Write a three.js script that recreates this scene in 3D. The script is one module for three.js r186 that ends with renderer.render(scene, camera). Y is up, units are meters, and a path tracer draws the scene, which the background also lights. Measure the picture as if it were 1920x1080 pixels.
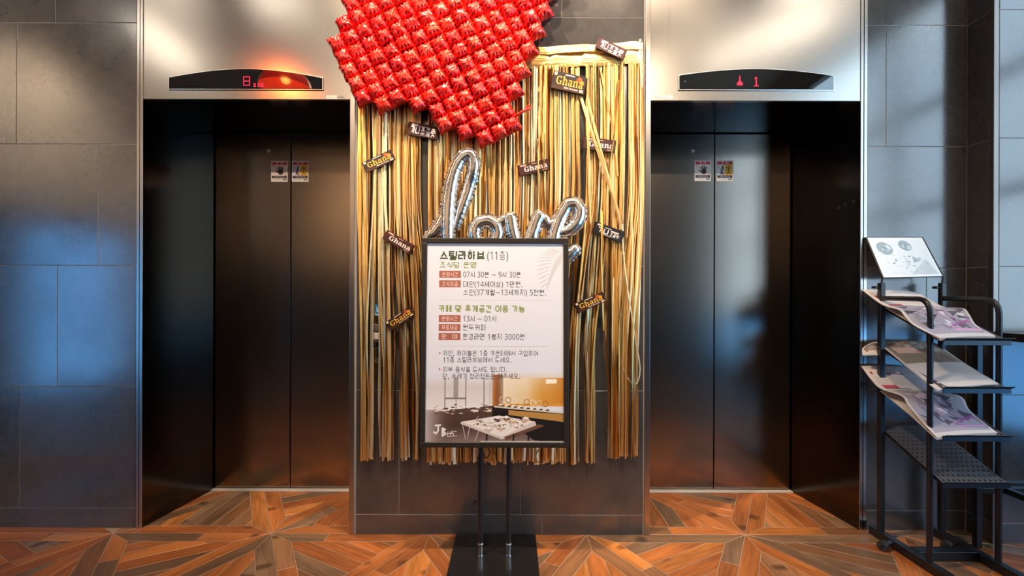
import * as THREE from 'three';
import { RoundedBoxGeometry } from 'three/addons/geometries/RoundedBoxGeometry.js';
import { RectAreaLightUniformsLib } from 'three/addons/lights/RectAreaLightUniformsLib.js';
import { mergeGeometries, toCreasedNormals } from 'three/addons/utils/BufferGeometryUtils.js';

// ------------------------------------------------------------------ camera, sky, lamps, exposure
const FOCAL = 900, EYE = 1.14, ROLL = 0.003;
const scene = new THREE.Scene();
const camera = new THREE.PerspectiveCamera(2 * Math.atan(540 / FOCAL) * 180 / Math.PI, 1920 / 1080, 0.05, 60);
camera.position.set(0, EYE, 0);
camera.rotation.set(0, 0, ROLL);
camera.setViewOffset(1920, 1080, 0, -15, 1920, 1080);
scene.background = new THREE.Color(0.62, 0.82, 1.0);
scene.backgroundIntensity = 5.0;
const renderer = new THREE.WebGLRenderer({ antialias: true });
renderer.shadowMap.enabled = true;
RectAreaLightUniformsLib.init();
renderer.toneMapping = THREE.LinearToneMapping;
renderer.toneMappingExposure = 0.92;
const CEIL = 3.8;
const WARM = [1.0, 0.79, 0.58], SOFT = [1.0, 0.88, 0.74];
// recessed ceiling spots: x, z, aim x, aim y, aim z, candela, half angle, colour
const SPOTS = [
  [-0.85, -1.3, -0.2, 2.25, -2.29, 37, 0.6, WARM],
  [0.1, -1.3, 0.05, 2.1, -2.29, 15, 0.6, WARM],
  [0.9, -1.3, 0.45, 2.25, -2.29, 25, 0.6, WARM],
  [-2.6, -1.2, -2.5, 2.3, -2.35, 9, 0.6, SOFT],
  [2.3, -1.1, 2.0, 2.2, -2.35, 4, 0.6, SOFT],
  [-1.35, -1.1, -1.3, 0.5, -2.6, 7, 0.5, WARM],
  [1.25, -1.1, 1.2, 0.5, -2.6, 6.5, 0.5, WARM],
  [-3.4, 3.4, -3.3, 2.9, 4.4, 26, 0.7, WARM],
  [-0.6, 3.4, -0.6, 2.6, 4.4, 18, 0.9, WARM],
  [-4.1, 0.2, -5, 3.0, 0.4, 34, 0.8, WARM],
  [-4.1, 2.4, -5, 2.8, 2.5, 5, 0.8, WARM],
  [-1.25, 0.9, -1.28, 1.35, -2.8, 34, 0.24, WARM],
  [1.15, 0.9, 1.17, 1.35, -2.8, 34, 0.24, WARM],
];

// glowing ceiling panels: x, z, length, width, turn, radiance, colour
const PANELS = [
  [2.6, 0.22, 1.3, 0.22, 0.82, 13, SOFT], [-3.7, 0.4, 1.0, 0.3, 1.35, 11, SOFT], [-2.1, -0.4, 0.5, 0.2, 0.2, 11, SOFT],
  [-1.6, 2.6, 1.6, 0.25, 0, 6, WARM], [1.4, 2.6, 1.6, 0.25, 0, 6, WARM],
];

// ------------------------------------------------------------------ helpers
let seed = 1234567;
const rnd = () => { seed = (seed + 0x6d2b79f5) | 0; let t = Math.imul(seed ^ (seed >>> 15), 1 | seed); t = (t + Math.imul(t ^ (t >>> 7), 61 | t)) ^ t; return ((t ^ (t >>> 14)) >>> 0) / 4294967296; };
const rr = (a, b) => a + (b - a) * rnd();
const used = new Map();
const numbered = (n) => { const k = used.get(n) || 0; used.set(n, k + 1); return k ? n + '_' + String(k).padStart(3, '0') : n; };
// a point of the photograph, brought to a known distance d from the eye
const at = (px, py, d) => {
  const dx = px - 960, dy = py - 540, ux = dx + ROLL * dy, uy = dy - ROLL * dx;
  return new THREE.Vector3(ux * d / FOCAL, EYE - (uy - 15) * d / FOCAL, -d);
};
function shadowed(o) { o.castShadow = true; o.receiveShadow = true; return o; }
function part(name, geo, mat, parent, label) {
  const m = shadowed(new THREE.Mesh(Array.isArray(geo) ? mergeGeometries(geo.map((g) => g.index ? g.toNonIndexed() : g)) : geo, mat));
  m.name = name; parent.add(m);
  if (label) m.userData.label = label;
  return m;
}
function tag(o, label, category, group) { o.userData = { ...o.userData, label, category }; if (group) o.userData.group = group; return o; }
function thing(name, label, category, pos = [0, 0, 0], group) {
  const g = new THREE.Group(); g.name = numbered(name); g.position.set(...pos); scene.add(g);
  return tag(g, label, category, group);
}
function struct(name, geo, mat) {
  const o = geo ? shadowed(new THREE.Mesh(geo, mat)) : new THREE.Group();
  o.name = name; o.userData.kind = 'structure'; scene.add(o); return o;
}
const box = (w, h, d, x = 0, y = 0, z = 0) => new THREE.BoxGeometry(w, h, d).translate(x, y, z);
const rbox = (w, h, d, r, x = 0, y = 0, z = 0) => new RoundedBoxGeometry(w, h, d, 2, r).translate(x, y, z);
function rod(pts, r, seg = 10, n = 0) {
  const c = new THREE.CurvePath();
  const v = pts.map((p) => new THREE.Vector3(...p));
  for (let i = 0; i + 1 < v.length; i++) c.add(new THREE.LineCurve3(v[i], v[i + 1]));
  return new THREE.TubeGeometry(v.length === 2 ? new THREE.LineCurve3(v[0], v[1]) : new THREE.CatmullRomCurve3(v, false, 'catmullrom', 0.5), n || (v.length === 2 ? 1 : v.length * 5), r, seg, false);
}
// slab seen from +z: w x h front, thickness t behind it, chamfered front edge, uv in metres
function chamfer(w, h, t, c, u0 = 0, v0 = 0) {
  const x = w / 2, y = h / 2, p = [], uv = [];
  const q = (a, b, cc, d) => { for (const k of [a, b, cc, a, cc, d]) { p.push(...k); uv.push(k[0] + u0, k[1] + v0); } };
  const f = [[-x + c, -y + c, 0], [x - c, -y + c, 0], [x - c, y - c, 0], [-x + c, y - c, 0]];
  const m = [[-x, -y, -c], [x, -y, -c], [x, y, -c], [-x, y, -c]], b = m.map((k) => [k[0], k[1], -t]);
  q(...f);
  for (let i = 0; i < 4; i++) { const j = (i + 1) % 4; q(m[i], m[j], f[j], f[i]); q(b[i], b[j], m[j], m[i]); }
  q(b[3], b[2], b[1], b[0]);
  const g = new THREE.BufferGeometry();
  g.setAttribute('position', new THREE.Float32BufferAttribute(p, 3)); g.setAttribute('uv', new THREE.Float32BufferAttribute(uv, 2));
  g.computeVertexNormals(); return g;
}
function gridGeo(nu, nv, f, closedU = false) {
  const p = [], uv = [], idx = [];
  for (let j = 0; j <= nv; j++) for (let i = 0; i <= nu; i++) { p.push(...f(i / nu, j / nv)); uv.push(i / nu, j / nv); }
  for (let j = 0; j < nv; j++) for (let i = 0; i < nu; i++) { const a = j * (nu + 1) + i, b = a + 1, c = a + nu + 1, d = c + 1; idx.push(a, b, d, a, d, c); }
  const g = new THREE.BufferGeometry();
  g.setAttribute('position', new THREE.Float32BufferAttribute(p, 3)); g.setAttribute('uv', new THREE.Float32BufferAttribute(uv, 2));
  g.setIndex(idx); g.computeVertexNormals(); return g;
}
// ------------------------------------------------------------------ textures
function hash2(x, y, s) { let h = Math.imul(x, 374761393) ^ Math.imul(y, 668265263) ^ Math.imul(s, 1274126177); h = Math.imul(h ^ (h >>> 13), 1274126177); return ((h ^ (h >>> 16)) >>> 0) / 4294967296; }
function vnoise(x, y, px, py, s) {   // periodic value noise
  const xi = Math.floor(x), yi = Math.floor(y), fx = x - xi, fy = y - yi, u = fx * fx * (3 - 2 * fx), v = fy * fy * (3 - 2 * fy), m = (a, n) => ((a % n) + n) % n;
  const h = (a, b) => hash2(m(a, px), m(b, py), s);
  return (h(xi, yi) * (1 - u) + h(xi + 1, yi) * u) * (1 - v) + (h(xi, yi + 1) * (1 - u) + h(xi + 1, yi + 1) * u) * v;
}
function dataTex(w, h, f, srgb, rx = 1, ry = 1) {
  const d = new Uint8Array(w * h * 4);
  for (let y = 0; y < h; y++) for (let x = 0; x < w; x++) { const c = f(x / w, y / h), o = (y * w + x) * 4; for (let k = 0; k < 3; k++) d[o + k] = Math.max(0, Math.min(255, c[k] * 255)); d[o + 3] = 255; }
  const t = new THREE.DataTexture(d, w, h); t.wrapS = t.wrapT = THREE.RepeatWrapping; t.magFilter = THREE.LinearFilter; t.minFilter = THREE.LinearMipmapLinearFilter; t.generateMipmaps = true;
  if (srgb) t.colorSpace = THREE.SRGBColorSpace; t.repeat.set(rx, ry); t.needsUpdate = true; return t;
}
const stoneN = (u, v) => 0.45 * vnoise(u * 5, v * 5, 5, 5, 1) + 0.25 * vnoise(u * 23, v * 23, 23, 23, 2) + 0.2 * vnoise(u * 90, v * 90, 90, 90, 3) + 0.1 * hash2(Math.floor(u * 512), Math.floor(v * 512), 9);
const stoneMap = dataTex(512, 512, (u, v) => { const n = stoneN(u, v), k = 0.74 + 0.3 * n + (hash2(Math.floor(u * 512), Math.floor(v * 512), 5) > 0.9992 ? 0.2 : 0); return [k, k * 0.985, k * 0.965]; }, true, 1.1, 1.1);
const stoneRough = dataTex(512, 512, (u, v) => { const n = 0.72 + 0.28 * vnoise(u * 7, v * 7, 7, 7, 12) + 0.04 * (vnoise(u * 120, v * 120, 120, 120, 6) - 0.5); return [n, n, n]; }, false, 1.1, 1.1);
const woodMap = dataTex(512, 256, (u, v) => {
  const w = vnoise(u * 3, v * 6, 3, 6, 21) * 0.8, g = vnoise(u * 6 + w, v * 60 + w * 6, 6, 60, 22), f = vnoise(u * 16, v * 128, 16, 128, 23), b = vnoise(u * 2, v * 3, 2, 3, 24);
  const knot = Math.pow(Math.max(0, 1 - Math.hypot((u - 0.33) * 26, (v - 0.42) * 9)), 0.7) * 0.5 + Math.pow(Math.max(0, 1 - Math.hypot((u - 0.8) * 20, (v - 0.8) * 11)), 0.7) * 0.35;
  const p = vnoise(u * 3 + w, v * 5, 3, 5, 28), k = 0.56 + 0.15 * g + 0.12 * f + 0.16 * b + 0.26 * p * p - knot; return [k, k * (0.92 + 0.06 * b), k * (0.84 + 0.1 * b)];
}, true, 1.4, 2.2);
const woodRough = dataTex(256, 256, (u, v) => { const n = 0.75 + 0.35 * (vnoise(u * 5, v * 40, 5, 40, 31) - 0.5) + 0.2 * vnoise(u * 4, v * 4, 4, 4, 33); return [n, n, n]; }, false, 1.4, 2.2);
const brushRough = dataTex(256, 512, (u, v) => { const n = 0.8 + 0.04 * (vnoise(u * 160, v * 3, 160, 3, 41) - 0.5) + 0.25 * vnoise(u * 3, v * 4, 3, 4, 42); return [n, n, n]; }, false, 1.3, 0.7);
const smudgeRough = dataTex(256, 256, (u, v) => { const n = 0.8 + 0.2 * vnoise(u * 4, v * 5, 4, 5, 51); return [n, n, n]; }, false, 1.1, 1.1);
const foilBump = dataTex(256, 256, (u, v) => { const n = 0.5 * vnoise(u * 9, v * 9, 9, 9, 61) + 0.3 * vnoise(u * 25, v * 25, 25, 25, 62) + 0.2 * vnoise(u * 60, v * 60, 60, 60, 63); return [n, n, n]; }, false);
function canvasTex(w, h, draw) {
  const c = document.createElement('canvas'); c.width = w; c.height = h; const x = c.getContext('2d'); draw(x, w, h);
  const t = new THREE.CanvasTexture(c); t.colorSpace = THREE.SRGBColorSpace; t.magFilter = THREE.LinearFilter; t.anisotropy = 8; return t;
}
// ------------------------------------------------------------------ Hangul drawn stroke by stroke
const tick = [[0.36, -0.16], [0.64, -0.16]];
const JAMO = {
  g: [[[0, 0.06], [1, 0.06], [0.94, 0.5], [0.72, 1]]], n: [[[0, 0], [0, 1], [1, 1]]], d: [[[1, 0], [0, 0], [0, 1], [1, 1]]],
  r: [[[0, 0], [1, 0], [1, 0.5], [0, 0.5], [0, 1], [1, 1]]], m: [[[0, 0], [1, 0], [1, 1], [0, 1], [0, 0]]],
  b: [[[0, 0], [0, 1], [1, 1], [1, 0]], [[0, 0.48], [1, 0.48]]], s: [[[0.5, 0], [0.42, 0.45], [0, 1]], [[0.48, 0.32], [1, 1]]],
  o: ['circle', 0.5, 0.5, 0.5], j: [[[0, 0], [1, 0]], [[0.52, 0], [0.4, 0.5], [0, 1]], [[0.5, 0.34], [1, 1]]],
  c: [tick, [[0, 0.12], [1, 0.12]], [[0.52, 0.12], [0.4, 0.55], [0, 1]], [[0.5, 0.42], [1, 1]]],
  k: [[[0, 0.04], [1, 0.04], [0.94, 0.5], [0.72, 1]], [[0, 0.48], [0.95, 0.48]]], t: [[[1, 0], [0, 0], [0, 1], [1, 1]], [[0, 0.5], [0.95, 0.5]]],
  p: [[[0, 0], [1, 0]], [[0, 1], [1, 1]], [[0.28, 0], [0.28, 1]], [[0.72, 0], [0.72, 1]]], h: [tick, [[0, 0.12], [1, 0.12]], 'circle', 0.5, 0.64, 0.36],
};
const LEADS = ['g', 'gg', 'n', 'd', 'dd', 'r', 'm', 'b', 'bb', 's', 'ss', 'o', 'j', 'jj', 'c', 'k', 't', 'p', 'h'];
const TAILS = ['', 'g', 'gg', 'gs', 'n', 'nj', 'nh', 'd', 'r', 'rg', 'rm', 'rb', 'rs', 'rt', 'rp', 'rh', 'm', 'b', 'bs', 's', 'ss', 'o', 'j', 'c', 'k', 't', 'p', 'h'];
function jamo(x, name, X, Y, W, H) {
  if (name.length === 2) { jamo(x, name[0], X, Y, W * 0.44, H); jamo(x, name[1], X + W * 0.56, Y, W * 0.44, H); return; }
  const s = JAMO[name];
  for (let i = 0; i < s.length; i++) {
    x.beginPath();
    if (s[i] === 'circle') { x.ellipse(X + s[i + 1] * W, Y + s[i + 2] * H, s[i + 3] * W, s[i + 3] * H, 0, 0, 7); i += 3; }
    else s[i].forEach((p, k) => x[k ? 'lineTo' : 'moveTo'](X + p[0] * W, Y + p[1] * H));
    x.stroke();
  }
}
function syllable(x, ch, X, Y, W, H) {
  const k = ch.charCodeAt(0) - 0xac00, L = LEADS[Math.floor(k / 588)], V = Math.floor((k % 588) / 28), T = TAILS[k % 28];
  const upright = [0, 1, 2, 3, 4, 5, 6, 7, 20].includes(V), flat = [8, 12, 13, 17, 18].includes(V), hb = T ? 0.58 : 0.96;
  const ln = (...p) => { x.beginPath(); p.forEach((q, i) => x[i ? 'lineTo' : 'moveTo'](X + q[0] * W, Y + q[1] * H)); x.stroke(); };
  const vert = (v, x0, x1) => {   // upright vowels
    const yT = 0.03, yB = T ? 0.6 : 0.98, m = (yT + yB) / 2, two = [1, 3, 5, 7].includes(v), a = x1 - (two ? 0.17 : 0);
    ln([x1, yT], [x1, yB]); if (two) ln([a, yT], [a, yB]);
    const ys = [2, 3, 6, 7].includes(v) ? [m - 0.1, m + 0.1] : v === 20 ? [] : [m];
    for (const y of ys) { if (v < 4) { if (two) ln([a, y], [x1, y]); else ln([x1, y], [x1 + 0.14, y]); } else ln([x0, y], [a, y]); }
  };
  const hor = (v, x0, x1, y) => {
    ln([x0, y], [x1, y]); const m = (x0 + x1) / 2, up = v === 8 || v === 12, down = v === 13 || v === 17, h = T ? 0.12 : 0.2;
    const xs = v === 8 || v === 13 ? [m] : v === 18 ? [] : [m - 0.15, m + 0.15];
    for (const q of xs) ln([q, y], [q, up ? y - h : y + h]);
  };
  if (upright) {
    const wide = V < 4 ? ([1, 3].includes(V) ? 0.4 : 0.5) : [5, 7].includes(V) ? 0.36 : V === 20 ? 0.56 : 0.44;
    jamo(x, L, X + 0.08 * W, Y + 0.1 * H, wide * W, ((T ? 0.46 : 0.78)) * H);
    vert(V, 0.08 + wide + 0.05, V < 4 && ![1, 3].includes(V) ? 0.78 : 0.9);
  } else if (flat) {
    const up = V === 8 || V === 12, y = T ? (V === 13 || V === 17 ? 0.47 : 0.54) : (V === 13 || V === 17 ? 0.64 : 0.86);
    jamo(x, L, X + 0.2 * W, Y + 0.08 * H, 0.6 * W, (T ? (up ? 0.26 : 0.3) : up ? 0.48 : V === 18 ? 0.6 : 0.42) * H);
    hor(V, 0.03, 0.97, y);
  } else {
    const hv = { 9: 8, 10: 8, 11: 8, 14: 13, 15: 13, 16: 13, 19: 18 }[V], vv = { 9: 0, 10: 1, 11: 20, 14: 4, 15: 5, 16: 20, 19: 20 }[V];
    jamo(x, L, X + 0.13 * W, Y + 0.08 * H, 0.42 * W, (T ? 0.26 : 0.4) * H);
    const y = T ? (hv === 8 ? 0.54 : 0.44) : hv === 8 ? 0.8 : 0.64; hor(hv, 0.04, 0.64, y);
    const keepT = T; vert(vv, vv === 4 ? 0.56 : 0.66, vv === 0 ? 0.8 : 0.9);
  }
  if (T) jamo(x, T, X + 0.2 * W, Y + 0.7 * H, 0.64 * W, 0.27 * H);
}
const isH = (c) => c >= '\uac00' && c <= '\ud7a3';
// text between x0 and x1 with its top at y and height h; weight is the stroke over the height
function write(x, text, x0, x1, y, h, weight, color, font = 'sans-serif') {
  x.save(); x.strokeStyle = x.fillStyle = color; x.lineJoin = 'miter'; x.lineCap = 'butt'; x.lineWidth = weight * h;
  x.font = (weight > 0.12 ? 'bold ' : '') + Math.round(h * 1.3) + 'px ' + font; x.textBaseline = 'alphabetic';
  const adv = [...text].map((c) => isH(c) ? h * 1.06 : c === ' ' ? h * 0.42 : c === '~' ? h * 0.95 : x.measureText(c).width);
  const total = adv.reduce((a, b) => a + b, 0), k = (x1 - x0) / total; let p = 0;
  x.translate(x0, y); x.scale(k, 1);
  [...text].forEach((c, i) => {
    if (isH(c)) syllable(x, c, p + h * 0.04, 0, h * 0.96, h);
    else if (c === '~') { x.beginPath(); x.moveTo(p + h * 0.1, h * 0.62); x.bezierCurveTo(p + h * 0.3, h * 0.3, p + h * 0.6, h * 0.85, p + h * 0.85, h * 0.5); x.stroke(); }
    else if (c !== ' ') x.fillText(c, p, h * 0.97);
    p += adv[i];
  });
  x.restore();
}
// ------------------------------------------------------------------ materials
const std = (o) => new THREE.MeshPhysicalMaterial(o);
const lin = (r, g, b) => new THREE.Color().setRGB(r, g, b);
const M = {
  stone: [0.075, 0.067, 0.082, 0.072].map((k) => std({ color: lin(k * 1.06, k * 0.98, k * 0.93), map: stoneMap, roughness: 0.21, roughnessMap: stoneRough, ior: 2.0 })),
  grout: std({ color: lin(0.3, 0.27, 0.245), roughness: 0.9 }),
  core: std({ color: lin(0.05, 0.045, 0.04), roughness: 0.9 }),
  steel: std({ color: lin(0.46, 0.43, 0.39), metalness: 1, roughness: 0.27, roughnessMap: brushRough }),
  trim: std({ color: lin(0.5, 0.46, 0.42), metalness: 1, roughness: 0.24 }),
  darkSteel: std({ color: lin(0.29, 0.245, 0.205), metalness: 1, roughness: 0.2 }),
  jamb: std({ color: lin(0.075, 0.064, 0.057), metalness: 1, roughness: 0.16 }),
  silver: std({ color: lin(0.75, 0.73, 0.7), metalness: 1, roughness: 0.25 }),
  chrome: std({ color: lin(0.85, 0.85, 0.85), metalness: 1, roughness: 0.08 }),
  blackPaint: std({ color: lin(0.01, 0.01, 0.011), roughness: 0.42 }),
  blackGloss: std({ color: lin(0.012, 0.011, 0.011), roughness: 0.22 }),
  blackGlass: std({ color: lin(0.006, 0.006, 0.006), roughness: 0.03, ior: 2.1 }),
  rackMetal: std({ color: lin(0.01, 0.011, 0.013), roughness: 0.32 }),
  shelfMetal: std({ color: lin(0.1, 0.1, 0.108), roughness: 0.45, metalness: 0.2 }),
  sill: std({ color: lin(0.75, 0.7, 0.64), roughness: 0.4, metalness: 0.4 }),
  rubber: std({ color: lin(0.03, 0.03, 0.03), roughness: 0.6 }),
  ceiling: std({ color: lin(0.19, 0.16, 0.13), roughness: 0.9 }),
  wallWarm: std({ color: lin(0.5, 0.36, 0.24), roughness: 0.7 }),
  plaster: std({ color: lin(0.6, 0.54, 0.46), roughness: 0.8 }),
  trimDull: std({ color: lin(0.22, 0.195, 0.18), metalness: 1, roughness: 0.35 }),
  wallDark: std({ color: lin(0.02, 0.018, 0.016), roughness: 0.7 }),
  wood: [[0.56, 0.19, 0.05], [0.46, 0.16, 0.045], [0.62, 0.24, 0.06], [0.33, 0.16, 0.075], [0.5, 0.2, 0.07], [0.26, 0.155, 0.09]].map((c) => std({ color: lin(...c), map: woodMap, roughness: 0.55, roughnessMap: woodRough })),
  joint: std({ color: lin(0.36, 0.23, 0.14), roughness: 0.9 }),
  glass: std({ color: lin(0.95, 0.98, 1), roughness: 0, transmission: 1, thickness: 0, ior: 1.5 }),
  blueGlass: std({ color: lin(0.44, 0.74, 1.0), roughness: 0, transmission: 1, thickness: 0, ior: 1.5 }),
  led: std({ color: lin(0.05, 0, 0), emissive: lin(1, 0.02, 0.06), emissiveIntensity: 2.2 }),
  lampGlow: std({ color: lin(0.9, 0.85, 0.8), emissive: lin(1, 0.82, 0.62), emissiveIntensity: 14 }),
};
// ------------------------------------------------------------------ the room
const FZ = -2.35, PZ = -2.293, DZ = -2.817, HEAD = 2.098, XL = -5.0, XR = 3.3, ZB = 4.5, SX = 2.225, SZ = -2.22;
const L = { a: -1.807, b: -0.791, ab: -1.743, bb: -0.855, seam: -1.299 };
const R = { a: 0.671, b: 1.702, ab: 0.739, bb: 1.634, seam: 1.187 };
function prism(poly, y0, y1) {   // plan polygon [x, z] raised from y0 to y1
  const s = new THREE.Shape(poly.map(([x, z]) => new THREE.Vector2(x, -z)));
  return new THREE.ExtrudeGeometry(s, { depth: y1 - y0, bevelEnabled: false }).rotateX(-Math.PI / 2).translate(0, y0, 0);
}
// floor: boards laid as a star of triangles on a pale joint bed
const floor = struct('floor');
part('floor_bed', box(XR - XL + 0.4, 0.06, 1.9, (XL + XR) / 2, -0.0318, -2.15), M.joint, floor);
{
  const g = box(XR - XL + 0.4, 0.06, ZB + 1.2 + 0.2, (XL + XR) / 2, -0.03, (ZB - 1.2 + 0.2) / 2);
  for (let i = 0, u = g.attributes.uv; i < u.count; i++) u.setXY(i, u.getX(i) * 9, u.getY(i) * 6);
  part('floor_surface', g, std({ color: lin(0.12, 0.06, 0.03), map: woodMap, roughness: 0.5 }), floor);
}
const clip = (poly, nx, nz, c) => {   // keep nx*x + nz*z <= c
  const out = [];
  for (let i = 0; i < poly.length; i++) {
    const p = poly[i], q = poly[(i + 1) % poly.length], a = nx * p[0] + nz * p[1] - c, b = nx * q[0] + nz * q[1] - c;
    if (a <= 0) out.push(p);
    if (a * b < 0) { const t = a / (a - b); out.push([p[0] + (q[0] - p[0]) * t, p[1] + (q[1] - p[1]) * t]); }
  }
  return out;
};
function inset(poly, d) {   // convex polygon, any winding
  let area = 0; poly.forEach((p, i) => { const q = poly[(i + 1) % poly.length]; area += p[0] * q[1] - q[0] * p[1]; });
  const s = area > 0 ? 1 : -1; let out = poly;
  poly.forEach((p, i) => {
    const q = poly[(i + 1) % poly.length], l = Math.hypot(q[0] - p[0], q[1] - p[1]); if (l < 1e-6) return;
    const nx = s * (q[1] - p[1]) / l, nz = -s * (q[0] - p[0]) / l; out = clip(out, nx, nz, nx * p[0] + nz * p[1] - d);
  });
  return out;
}
function plank(poly, dx, dz) {
  poly = inset(poly, 0.0013); if (poly.length < 3) return;
  let area = 0, cx = 0, cz = 0; poly.forEach((p, i) => { const q = poly[(i + 1) % poly.length]; area += p[0] * q[1] - q[0] * p[1]; cx += p[0] / poly.length; cz += p[1] / poly.length; });
  if (Math.abs(area) < 0.0008) return;
  const open = (cx > L.a - 0.05 && cx < L.b + 0.05 && cz > DZ - 0.06) || (cx > R.a - 0.05 && cx < R.b + 0.05 && cz > DZ - 0.06);
  if (cz < FZ - 0.04 && !open) return;
  if (cx < -2.75 || cx > 2.85) return;
  if (area > 0) poly = poly.slice().reverse();
  const top = inset(poly, 0.0022), p = [], uv = [], ou = rnd() * 5, ov = rnd() * 5, h = rr(-0.0006, 0.0004);
  const add = (v) => { p.push(...v); uv.push((v[0] * dx + v[2] * dz) + ou, (-v[0] * dz + v[2] * dx) + ov); };
  if (top.length !== poly.length) return;
  for (let i = 1; i + 1 < top.length; i++) for (const k of [0, i, i + 1]) add([top[k][0], h, top[k][1]]);
  // walk pairs by nearest corner
  let off = 0, best = 9; for (let k = 0; k < top.length; k++) { const d = Math.hypot(top[k][0] - poly[0][0], top[k][1] - poly[0][1]); if (d < best) { best = d; off = k; } }
  for (let i = 0; i < poly.length; i++) {
    const j = (i + 1) % poly.length, a = poly[i], b = poly[j], c = top[(j + off) % top.length], d = top[(i + off) % top.length];
    for (const k of [[a, h - 0.0022], [b, h - 0.0022], [c, h], [a, h - 0.0022], [c, h], [d, h]]) add([k[0][0], k[1], k[0][1]]);
  }
  const g = new THREE.BufferGeometry(); g.setAttribute('position', new THREE.Float32BufferAttribute(p, 3)); g.setAttribute('uv', new THREE.Float32BufferAttribute(uv, 2)); g.computeVertexNormals();
  const t = Math.floor(rnd() * 12); 
  part('plank', g, M.wood[[0, 0, 0, 1, 1, 2, 5, 3, 4, 3, 5, 1][t]], floor);
}
{
  const S = 0.757, H = S * Math.sqrt(3) / 2, X0 = 0.363, Z0 = -2.3, W = 0.075;
  const tri = (a, b, c, kind) => {
    const P = [a, b, c]; if (Math.max(a[1], b[1], c[1]) < -2.9 || Math.min(a[1], b[1], c[1]) > -1.25) return;
    let inner = inset(P, W); const area0 = 1;
    // match inner corners to outer corners
    const near = P.map((p) => inner.reduce((m, q) => Math.hypot(q[0] - p[0], q[1] - p[1]) < Math.hypot(m[0] - p[0], m[1] - p[1]) ? q : m));
    for (let i = 0; i < 3; i++) {
      const j = (i + 1) % 3, l = Math.hypot(P[j][0] - P[i][0], P[j][1] - P[i][1]), dx = (P[j][0] - P[i][0]) / l, dz = (P[j][1] - P[i][1]) / l;
      const quad = [P[i], P[j], near[j], near[i]], mid = dx * (P[i][0] + P[j][0]) / 2 + dz * (P[i][1] + P[j][1]) / 2 + rr(-0.1, 0.1);
      if (rnd() < 0.45) { plank(clip(quad, dx, dz, mid), dx, dz); plank(clip(quad, -dx, -dz, -mid), dx, dz); } else plank(quad, dx, dz);
    }
    const k = kind === 0 ? 0 : 1 + (Math.floor(rnd() * 2)), e = [P[k], P[(k + 1) % 3]];
    const l = Math.hypot(e[1][0] - e[0][0], e[1][1] - e[0][1]), ex = (e[1][0] - e[0][0]) / l, ez = (e[1][1] - e[0][1]) / l, c0 = ex * e[0][0] + ez * e[0][1];
    for (let s = 0; s < l; s += 0.0841) {   // boards square to that edge
      const strip = clip(clip(inner, ex, ez, c0 + s + 0.0841), -ex, -ez, -(c0 + s));
      if (strip.length > 2) plank(strip, -ez, ex);
    }
  };
  for (let r = -2; r <= 2; r++) for (let c = -7; c <= 7; c++) {
    const z = Z0 + r * H, x = X0 + (c + ((r & 1) ? 0.5 : 0)) * S;
    tri([x - S / 2, z + H], [x + S / 2, z + H], [x, z], 0);
    tri([x, z], [x + S, z], [x + S / 2, z + H], 1);
  }
}
// ceiling, far walls with tall windows on the right and a blue glazed door on the left
struct('ceiling', box(XR - XL + 0.4, 0.12, ZB + 3.4, (XL + XR) / 2, CEIL + 0.06, (ZB - 3.2) / 2), M.ceiling);
function wallWithHoles(name, along, fixed, thick, a0, a1, holes, mat) {   // along 'x' or 'z'; holes [a0, a1, y0, y1]
  const gs = [], put = (p, q, y0, y1) => { if (q - p < 1e-4 || y1 - y0 < 1e-4) return; gs.push(along === 'x' ? box(q - p, y1 - y0, thick, (p + q) / 2, (y0 + y1) / 2, fixed) : box(thick, y1 - y0, q - p, fixed, (y0 + y1) / 2, (p + q) / 2)); };
  let at0 = a0; for (const [h0, h1, y0, y1] of holes) { put(at0, h0, 0, CEIL); put(h0, h1, 0, y0); put(h0, h1, y1, CEIL); at0 = h1; }
  put(at0, a1, 0, CEIL); return struct(name, mergeGeometries(gs), mat);
}
wallWithHoles('wall_right', 'z', XR + 0.1, 0.2, -3, ZB, [[-1.75, 2.2, 0.2, 3.58]], M.wallDark);
{ const w = struct('wall_left'), h = 2.05, l = ZB + 3, z = (ZB - 3) / 2;
  part('wainscot', [box(0.2, h, 3.25, XL - 0.1, h / 2, -1.375), box(0.2, h, ZB - 1.75, XL - 0.1, h / 2, (ZB + 1.75) / 2), box(0.2, h - 1.95, 1.5, XL - 0.1, (h + 1.95) / 2, 1.0), box(0.2, 0.02, 1.5, XL - 0.1, 0.01, 1.0)], M.wallDark, w);
  part('plaster', box(0.2, CEIL - h, l, XL - 0.1, (CEIL + h) / 2, z), M.plaster, w); }
{ const b = struct('wall_back'); part('wainscot', box(XR - XL, 1.7, 0.2, (XL + XR) / 2, 0.85, ZB + 0.1), M.wallDark, b); part('plaster', box(XR - XL, CEIL - 1.7, 0.2, (XL + XR) / 2, (CEIL + 1.7) / 2, ZB + 0.1), M.wallWarm, b); }
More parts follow.
